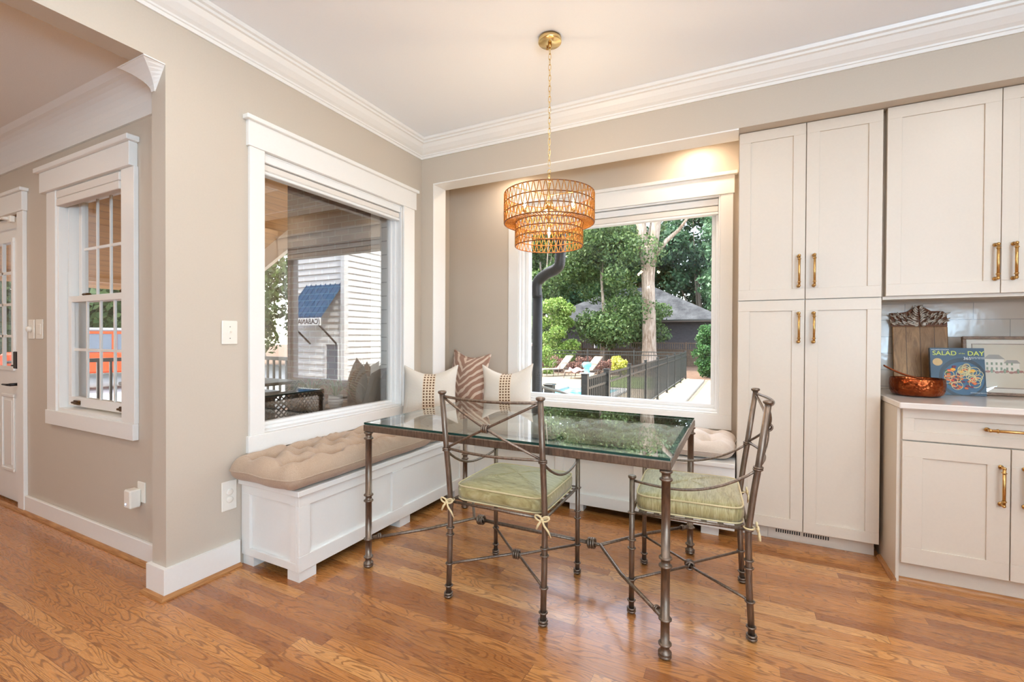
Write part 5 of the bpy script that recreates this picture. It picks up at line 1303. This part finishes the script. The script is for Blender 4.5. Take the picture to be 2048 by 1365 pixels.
# loungers
def lounger():
    t = thing('sun_lounger', '', 'sun lounger')
    mb = MB(); prof_ = [(0.0, 0.30), (0.08, 0.345), (0.4, 0.36), (0.8, 0.34), (1.12, 0.36)]
    for i in range(len(prof_) - 1):
        (a_, b_), (c_, d_) = prof_[i], prof_[i + 1]; mb.add([(a_, -0.28, b_), (c_, -0.28, d_), (c_, 0.28, d_), (a_, 0.28, b_), (a_, -0.28, b_ - 0.02), (c_, -0.28, d_ - 0.02), (c_, 0.28, d_ - 0.02), (a_, 0.28, b_ - 0.02)], [(0, 1, 2, 3), (7, 6, 5, 4), (0, 4, 5, 1), (2, 6, 7, 3)])
    mb.build('seat_sling', 'sling', t)
    mb = MB(); mb.add([(1.12, -0.28, 0.36), (1.62, -0.28, 0.93), (1.62, 0.28, 0.93), (1.12, 0.28, 0.36), (1.14, -0.28, 0.345), (1.64, -0.28, 0.915), (1.64, 0.28, 0.915), (1.14, 0.28, 0.345)], [(0, 1, 2, 3), (7, 6, 5, 4), (0, 4, 5, 1), (2, 6, 7, 3), (1, 5, 6, 2)])
    mb.add([(1.62, -0.28, 0.93), (1.70, -0.28, 0.95), (1.70, 0.28, 0.95), (1.62, 0.28, 0.93)], [(0, 1, 2, 3)]); mb.build('backrest', 'sling', t)
    mb = MB()
    for s_ in (-0.3, 0.3):
        mb.tube([(0.0, s_, 0.29), (0.1, s_, 0.33), (1.9, s_, 0.33)], 0.016, 6); mb.tube([(1.12, s_, 0.34), (1.66, s_, 0.93)], 0.016, 6)
        for x in (0.03, 0.62, 1.25, 1.85): mb.tube([(x, s_, 0.33), (x - 0.05, s_, 0.0)], 0.015, 6)
        mb.tube([(0.9, s_ * 1.05, 0.33), (0.93, s_ * 1.05, 0.58), (1.02, s_ * 1.05, 0.63), (1.30, s_ * 1.05, 0.62)], 0.017, 6)
    mb.build('frame', 'frame_grey', t); return t
l1 = lounger(); l1['label'] = 'empty tan sling lounger by the pool, left of the pair'; l1['group'] = 'sun loungers by the pool'
l2 = copy_tree(l1); l2['label'] = 'tan sling lounger by the pool with a red towel, right of the pair'
l1.location = (-6.02, 16.45, GZ); l1.rotation_euler = (0, 0, R(52)); l2.location = (-4.5, 16.1, GZ); l2.rotation_euler = (0, 0, R(52))
tw = thing('towel', 'red and white towel thrown over the right-hand lounger', 'towel', (-4.12, 16.2, -0.18))
MB().grid(lambda u, v: (0.62 * (u - 0.5), 0.5 * (v - 0.5) - 0.1 * math.sin(u * 3), 0.03 + 0.05 * math.sin(u * 9 + v * 4) - 0.32 * max(0, 0.35 - v)), 14, 12).grid(lambda u, v: (0.62 * (u - 0.5), 0.5 * (v - 0.5) - 0.1 * math.sin(u * 3), 0.015 + 0.05 * math.sin(u * 9 + v * 4) - 0.32 * max(0, 0.35 - v)), 14, 12, flip=True).build('cloth', 'towel', tw)
st_ = thing('side_table', 'small white drinks table between the loungers and the railing', 'table', (-2.62, 12.9, GZ))
MB().lathe([(0.0, 0.50), (0.26, 0.50), (0.26, 0.53), (0.0, 0.53)], seg=20, caps=False).build('top', 'vinyl', st_); MB().lathe([(0.17, 0.0), (0.12, 0.5)], seg=10).build('pedestal', 'vinyl', st_)
tag(MB().lathe([(0.0, 0), (0.13, 0), (0.16, 0.05), (0.17, 0.15), (0.12, 0.19), (0, 0.2)], c=(-2.62, 12.9, GZ + 0.53 + 0.2), seg=18, caps=False).box(-2.7, -2.54, 12.84, 12.96, GZ + 0.53, GZ + 0.735).build('inflatable_ring', 'teal'), 'turquoise pool toy on the small white table', 'pool toy')

# downspout outside the back window
ds = thing('downspout', 'black corrugated downspout bending away outside the back window', 'downspout', (0.68, 0.85, GZ))
mb = MB(); P0 = [(0.676, 0.85, GZ), (0.676, 0.85, 1.60)]; mb.tube(P0, 0.047, 16)
mb.build('pipe', 'pipe', ds, world=True)
mb = MB(); P_ = []; ctrl = [Vector((0.676, 0.85, 1.58)), Vector((0.676, 0.85, 1.72)), Vector((0.78, 0.85, 1.80)), Vector((0.87, 0.85, 1.84)), Vector((0.90, 0.85, 1.95)), Vector((0.90, 0.85, 2.5))]
def cr_pt(c, t_):
    n_ = len(c) - 1; f_ = t_ * n_; i = min(int(f_), n_ - 1); f_ -= i; p = [c[max(0, min(n_, i + k))] for k in (-1, 0, 1, 2)]
    return 0.5 * ((2 * p[1]) + (-p[0] + p[2]) * f_ + (2 * p[0] - 5 * p[1] + 4 * p[2] - p[3]) * f_ ** 2 + (-p[0] + 3 * p[1] - 3 * p[2] + p[3]) * f_ ** 3)
P_ = [cr_pt(ctrl, i / 90) for i in range(91)]; mb.tube(P_, [0.047 + (0.004 if i % 2 else -0.002) for i in range(91)], 16); mb.build('corrugated_elbow', 'pipe', ds, world=True)

# ------------------------------------------------------------------ porch side
struct(MB().box(-7.0, -0.25, -1.6, 2.3, GZ - 0.05, -0.08), 'floor_porch', 'deckfloor')
struct(MB().box(-2.77, -1.26, 0.85, 1.6, GZ, 3.32), 'wall_brick', 'brick')
struct(MB().box(-1.26, -0.25, 0.80, 1.6, GZ, 3.0).box(-0.27, -0.25, 0.16, 0.80, GZ, 3.0), 'wall_siding', 'siding')
struct(MB().box(-1.30, -1.17, 0.775, 0.85, GZ, 3.0), 'trim_9', 'vinyl')
mb = MB(); zr_ = lambda x: 2.74 + 0.46 * (x + 4.87)
mb.add([(-6.6, -1.6, zr_(-6.6)), (-2.4, -1.6, zr_(-2.4)), (-2.4, 2.05, zr_(-2.4)), (-6.6, 2.05, zr_(-6.6)), (-0.15, -1.6, 2.84), (-0.15, 2.05, 2.84),
        (-6.6, -1.6, zr_(-6.6) + .15), (-2.4, -1.6, zr_(-2.4) + .15), (-2.4, 2.05, zr_(-2.4) + .15), (-6.6, 2.05, zr_(-6.6) + .15), (-0.15, -1.6, 2.99), (-0.15, 2.05, 2.99)],
       [(0, 3, 2, 1), (1, 2, 5, 4), (6, 7, 8, 9), (7, 10, 11, 8), (3, 9, 8, 2), (2, 8, 11, 5), (0, 6, 9, 3)])
struct(mb, 'ceiling_porch', 'pine')
mb = MB(); a0, a1 = (-6.9, zr_(-6.9)), (-2.4, zr_(-2.4))
mb.prism([(a0[0], a0[1] - 0.32), (a1[0], a1[1] - 0.32), (a1[0], a1[1] + 0.05), (a0[0], a0[1] + 0.05)], 1, 2.05, 2.12); struct(mb, 'trim_10', 'vinyl')
struct(MB().box(-6.45, -6.3, -1.6, 2.05, 2.02, 2.24), 'trim_11', 'pine')
struct(MB().box(-6.12, -5.88, -0.28, -0.02, -0.08, 2.25, 0.01), 'trim_12', 'siding')
pr1 = thing('porch_railing', 'black porch railing along the far end of the porch, before the orange car', 'railing', (-6.5, 0.9, -0.08))
mb = MB().box(-6.54, -6.46, 0.1, 2.1, 0.80, 0.86).box(-6.53, -6.47, 0.1, 2.1, 0.05, 0.09); mb.build('rails', 'alum', pr1, world=True)
for y in (0.1, 2.04): MB().box(-6.55, -6.45, y - 0.05, y + 0.05, -0.08, 0.9, 0.005).build('post', 'alum', pr1, world=True)
mb = MB()
for y in np.arange(0.2, 2.1, 0.16): mb.box(-6.515, -6.485, y, y + 0.03, 0.05, 0.84)
mb.build('balusters', 'alum', pr1, world=True)['kind'] = 'stuff'
pr2_ = thing('porch_railing', 'black porch railing seen at the lower left of the picture window', 'railing', (-4.6, 2.15, -0.08))
for x in (-6.35, -2.85): MB().box(x - 0.05, x + 0.05, 2.10, 2.20, -0.08, 0.9, 0.005).build('post', 'alum', pr2_, world=True)
MB().box(-6.4, -2.8, 2.11, 2.19, 0.80, 0.86).box(-6.4, -2.8, 2.12, 2.18, 0.05, 0.09).build('rails', 'alum', pr2_, world=True)
mb = MB()
for x in np.arange(-6.3, -2.8, 0.16): mb.box(x, x + 0.03, 2.135, 2.165, 0.05, 0.84)
mb.build('balusters', 'alum', pr2_, world=True)['kind'] = 'stuff'

def wicker_chair(label, loc, rz, cush, backc):
    t = thing('wicker_armchair', label, 'chair', loc, rz)
    # back at -y, faces +y
    mb = MB()
    def bk_(u, v):
        an = PI * (u - 0.5) * 0.62; return Vector((0.36 * math.sin(an) / math.sin(PI * 0.31), -0.30 + 0.12 * (1 - math.cos(an)) * 2, 0.38 + v * (0.46 - 0.10 * abs(2 * u - 1) ** 3)))
    nL = 20
    for k in range(-nL, nL + 1):
        for sg in (-1, 1):
            pts = []
            for i in range(13):
                v = i / 12; u = (k / nL) * 1.0 + sg * (v - 0.5) * 0.55 + 0.5
                if 0 <= u <= 1: pts.append(bk_(u, v))
            if len(pts) > 1: mb.tube(pts, 0.0062, 4, cap=False)
    mb.build('lattice_back', 'wicker', t)['kind'] = 'stuff'
    mb = MB(); mb.tube([bk_(i / 20, 1.0) for i in range(21)], 0.016, 8); mb.tube([bk_(0, i / 5) for i in range(6)], 0.016, 8); mb.tube([bk_(1, i / 5) for i in range(6)], 0.016, 8); mb.tube([bk_(i / 20, 0.0) for i in range(21)], 0.014, 8)
    mb.build('back_frame', 'wicker', t)
    for s_ in (-1, 1): MB().tube([bk_(0 if s_ < 0 else 1, 0.62), (s_ * 0.38, 0.0, 0.64), (s_ * 0.37, 0.26, 0.60), (s_ * 0.36, 0.30, 0.30)], 0.020, 8).build('armrest', 'wicker', t)
    MB().box(-0.35, 0.35, -0.28, 0.32, 0.30, 0.39, 0.02).build('seat', 'wicker', t)
    for x in (-0.33, 0.33):
        for y in (-0.26, 0.30): MB().tube([(x, y, 0), (x, y, 0.32)], 0.02, 8).build('leg', 'wicker', t)
    MB().box(-0.32, 0.32, -0.24, 0.31, 0.392, 0.50, 0.05).build('seat_cushion', cush, t)
    return t
wicker_chair('dark wicker armchair with lattice back, at the lower left of the picture window', (-1.15, -0.52, -0.08), R(90), 'bluecush', None)
wc2 = wicker_chair('dark wicker armchair with brown cushions, at the lower right of the picture window', (-1.05, 0.36, -0.08), R(150), 'maroon', None)
pillow('throw_pillow', 'brown leaf-patterned pillow standing up in the right porch armchair', (-1.02, 0.30, 0.43), R(150), R(10), 0.50, 0.16, 'browncush', 0, 5, roll=R(38))
bc_ = thing('throw_pillow', 'dark brown back cushion against the picture window at its right edge', 'pillow', (-0.62, 0.12, 0.42))
bc_.rotation_euler = (0, R(16), R(20))
MB().box(-0.09, 0.09, -0.22, 0.22, 0, 0.52, 0.06).build('pillow_cover', 'browncush', bc_)
ptb = thing('porch_table', 'black square patio table on the porch', 'table', (-2.45, -0.25, -0.08))
MB().box(-0.7, 0.7, -0.5, 0.5, 0.80, 0.83, 0.005).build('table_top', 'alum', ptb)
for x in (-0.65, 0.65):
    for y in (-0.45, 0.45): MB().box(x - 0.025, x + 0.025, y - 0.025, y + 0.025, 0, 0.80).build('leg', 'alum', ptb)
ct = thing('side_table', 'low dark wicker side table holding two potted plants', 'table', (-1.05, -0.08, -0.08))
MB().box(-0.27, 0.27, -0.18, 0.18, 0.56, 0.60, 0.008).build('table_top', 'wicker', ct)
for x in (-0.22, 0.22):
    for y in (-0.14, 0.14): MB().tube([(x, y, 0), (x, y, 0.565)], 0.015, 8).build('leg', 'wicker', ct)
def pot(label, loc, striped, r_, h_, nb, seed):
    t = thing('potted_plant', label, 'plant', loc)
    MB().lathe([(0.0, 0.0), (r_ * 0.62, 0.0), (r_, h_ * 0.6), (r_ * 0.95, h_), (r_ * 0.85, h_), (r_ * 0.85, h_ * 0.9), (0, h_ * 0.88)], seg=24, caps=False).build('pot', 'vinyl', t)
    if striped:
        mb = MB()
        for k in range(4): z = h_ * (0.25 + 0.18 * k); rr_2 = r_ * (0.62 + 0.38 * min(1, z / (h_ * 0.6))); mb.ring((0, 0, z), (0, 0, 1), rr_2 - 0.001, 0.004, 24, 6)
        mb.build('stripes', 'greytop', t)
    rnd_ = random.Random(seed); mb = MB()
    for k in range(nb):
        an = rnd_.uniform(0, 2 * PI); L = rnd_.uniform(0.14, 0.32); w_ = 0.007; up_ = rnd_.uniform(0.09, 0.19); dx, dy = math.cos(an), math.sin(an); pts = []
        for i in range(7):
            f_ = i / 6; c = Vector((dx * L * f_, dy * L * f_, h_ * 0.88 + up_ * math.sin(f_ * 2.6) - 0.04 * f_ * f_)); sw = Vector((-dy, dx, 0)) * w_ * (1 - f_) ** 0.6; pts += [c - sw, c + sw]
        mb.add(pts, [(2 * i, 2 * i + 1, 2 * i + 3, 2 * i + 2) for i in range(6)])
    mb.build('blades', 'leafS', t)['kind'] = 'stuff'
pot('spider plant in a plain white pot on the porch side table', (-1.10, -0.17, 0.52), False, 0.065, 0.16, 60, 1)
pot('small plant in a grey-striped white pot on the porch side table', (-0.98, 0.00, 0.52), True, 0.065, 0.15, 20, 2)
lt = thing('side_table', 'dark porch end table under the white table lamp', 'table', (-3.42, 0.80, -0.08))
MB().box(-0.25, 0.25, -0.25, 0.25, 0.52, 0.56, 0.005).build('table_top', 'alum', lt); MB().box(-0.2, 0.2, -0.2, 0.2, 0.0, 0.52).build('base', 'alum', lt)
lm = thing('table_lamp', 'table lamp with white drum shade on the porch', 'lamp', (-3.42, 0.80, 0.48))
MB().lathe([(0.06, 0.0), (0.07, 0.03), (0.03, 0.08), (0.05, 0.25), (0.02, 0.42), (0.01, 0.52)], seg=18).build('base', 'lampbase', lm); MB().lathe([(0.17, 0.46), (0.15, 0.78)], seg=28, caps=False).build('lamp_shade', 'shade', lm)
struct(MB().box(-7.0, 5.4, -8.0, -1.62, 2.95, 3.3).prism([(-8.0, 3.3), (-1.4, 3.3), (-4.7, 5.6)], 0, -7.0, 5.4), 'roof_sun_block', 'shingle')  # unseen roof added to keep the sun off the porch and window bench
# driveway and orange car
struct(MB().box(-24, -8.2, -8, 14, GZ - 0.05, -0.41), 'ground_driveway', 'drive')
jp = thing('parked_car', 'orange off-road car with grey soft top parked past the porch', 'car', (-15.20, 3.70, -0.40)); jp.rotation_euler = (0, 0, R(72))
mb = MB().box(-1.95, -0.75, -0.62, 0.62, 0.62, 1.12, 0.05).box(-0.80, 1.75, -0.76, 0.76, 0.50, 1.12, 0.05); mb.box(-1.98, -1.92, -0.6, 0.6, 0.55, 1.08, 0.02)
mb.build('body', 'orange', jp)
mb = MB()
for s_ in (-1, 1):
    y0, y1 = (s_ * 0.70, s_ * 0.76)
    for x0, x1 in ((-0.72, -0.64), (0.28, 0.40), (1.02, 1.10)): mb.box(x0, x1, y0, y1, 1.10, 1.72, 0.01)
    mb.box(-0.72, 1.10, y0, y1, 1.66, 1.73, 0.01)
mb.build('door_frames', 'orange', jp)
mb = MB().box(-0.70, 1.72, -0.755, 0.755, 1.72, 1.84, 0.05).box(1.06, 1.74, -0.75, 0.75, 1.12, 1.74, 0.03).box(-0.80, -0.70, -0.72, 0.72, 1.66, 1.76, 0.02); mb.build('soft_top', 'greytop', jp)
mb = MB().box(-0.63, 0.29, -0.735, 0.735, 1.12, 1.66).box(0.40, 1.02, -0.735, 0.735, 1.12, 1.66).box(-0.78, -0.74, -0.66, 0.66, 1.12, 1.66); mb.build('windows', 'carglass', jp)
for s_ in (-1, 1):
    MB().box(-0.70, -0.56, s_ * 0.78, s_ * 0.98, 1.14, 1.32, 0.03).build('mirror', 'greytop', jp)
    for x in (-1.35, 1.15):
        wh = MB().lathe([(0.20, s_ * 0.62), (0.38, s_ * 0.62), (0.40, s_ * 0.66), (0.40, s_ * 0.82), (0.37, s_ * 0.86), (0.22, s_ * 0.84)], c=(x, 0, 0.40), seg=28, axis=1).build('wheel', 'rubber', jp)
        MB().lathe([(0.0, s_ * 0.80), (0.21, s_ * 0.82), (0.22, s_ * 0.845)], c=(x, 0, 0.40), seg=20, axis=1, caps=False).build('rim', 'greytop', wh)
        MB().box(x - 0.52, x + 0.52, s_ * 0.62, s_ * 0.90, 0.86, 0.92, 0.03).build('fender', 'rubber', jp)
    MB().lathe([(0.10, 0.0), (0.10, 0.05)], c=(-1.99, s_ * 0.42, 0.85), seg=18, axis=0).build('headlight', 'vinyl', jp)
MB().box(-2.12, -1.98, -0.8, 0.8, 0.45, 0.62, 0.02).box(1.75, 1.86, -0.8, 0.8, 0.45, 0.62, 0.02).build('bumper', 'rubber', jp)
# cabana, right of the pool: seen only as a reflection in the picture window
cbn = thing('cabana', 'white lap-sided cabana with blue awning, seen mirrored in the picture window', 'cabana', (9.8, 8.5, GZ))
mb = MB().box(7.14, 13.5, 6.03, 12.5, GZ, 4.6)
for k in range(30):
    z = GZ + k * 0.17
    mb.add([(7.135, 6.0, z + .17), (7.10, 5.99, z), (7.10, 12.5, z), (7.135, 12.5, z + .17), (7.14, 6.0, z), (7.14, 12.5, z)], [(0, 1, 2, 3), (1, 4, 5, 2)])
    mb.add([(7.1, 6.028, z + .17), (7.1, 5.99, z), (13.5, 5.99, z), (13.5, 6.028, z + .17), (7.1, 6.03, z), (13.5, 6.03, z)], [(0, 1, 2, 3), (1, 4, 5, 2)])
mb.build('walls', 'siding2', cbn, world=True)
MB().prism([(7.04, 5.94), (7.18, 5.94), (7.18, 5.998), (7.098, 5.998), (7.098, 6.08), (7.04, 6.08)], 2, GZ, 4.6).build('corner_board', 'vinyl', cbn, world=True)
mb = MB(); mb.prism([(5.985, 2.65), (5.30, 1.74), (5.30, 1.68), (5.985, 2.56)], 0, 7.2, 8.6)
aw = mb.build('awning', 'awning', cbn, world=True)
mb = MB()
for x in np.arange(7.22, 8.6, 0.19): mb.prism([(5.985, 2.69), (5.30, 1.78), (5.30, 1.72), (5.985, 2.62)], 0, x, x + 0.02)
mb.v = [(p[0] - 9.8, p[1] - 8.5, p[2] - GZ) for p in mb.v]; mb.build('standing_seams', 'awning', aw)['kind'] = 'stuff'
MB().box(7.18, 8.62, 5.26, 5.30, 1.50, 1.70).build('sign_board', 'vinyl', cbn, world=True)
text_part('sign_lettering', '(CABANA)', 0.19, 'ink', cbn, (7.62 - 9.8, 5.255 - 8.5, 1.54 - GZ), (R(90), 0, 0))
mb = MB()
for x in (7.35, 8.4): mb.tube([(x, 5.97, 1.0), (x, 5.34, 1.55)], 0.025, 6)
mb.build('awning_brackets', 'alum', cbn, world=True)
mb = MB(); frame_rect(mb, 1, 5.95, 6.0, 7.24, 7.80, -0.05, 1.05, 0.06, 0); wq = mb.build('window', 'vinyl', cbn, world=True)
g = MB().box(7.28, 7.76, 5.97, 5.995, 0.0, 1.0); g.v = [(p[0] - 9.8, p[1] - 8.5, p[2] - GZ) for p in g.v]; g.build('pane', 'carglass', wq)
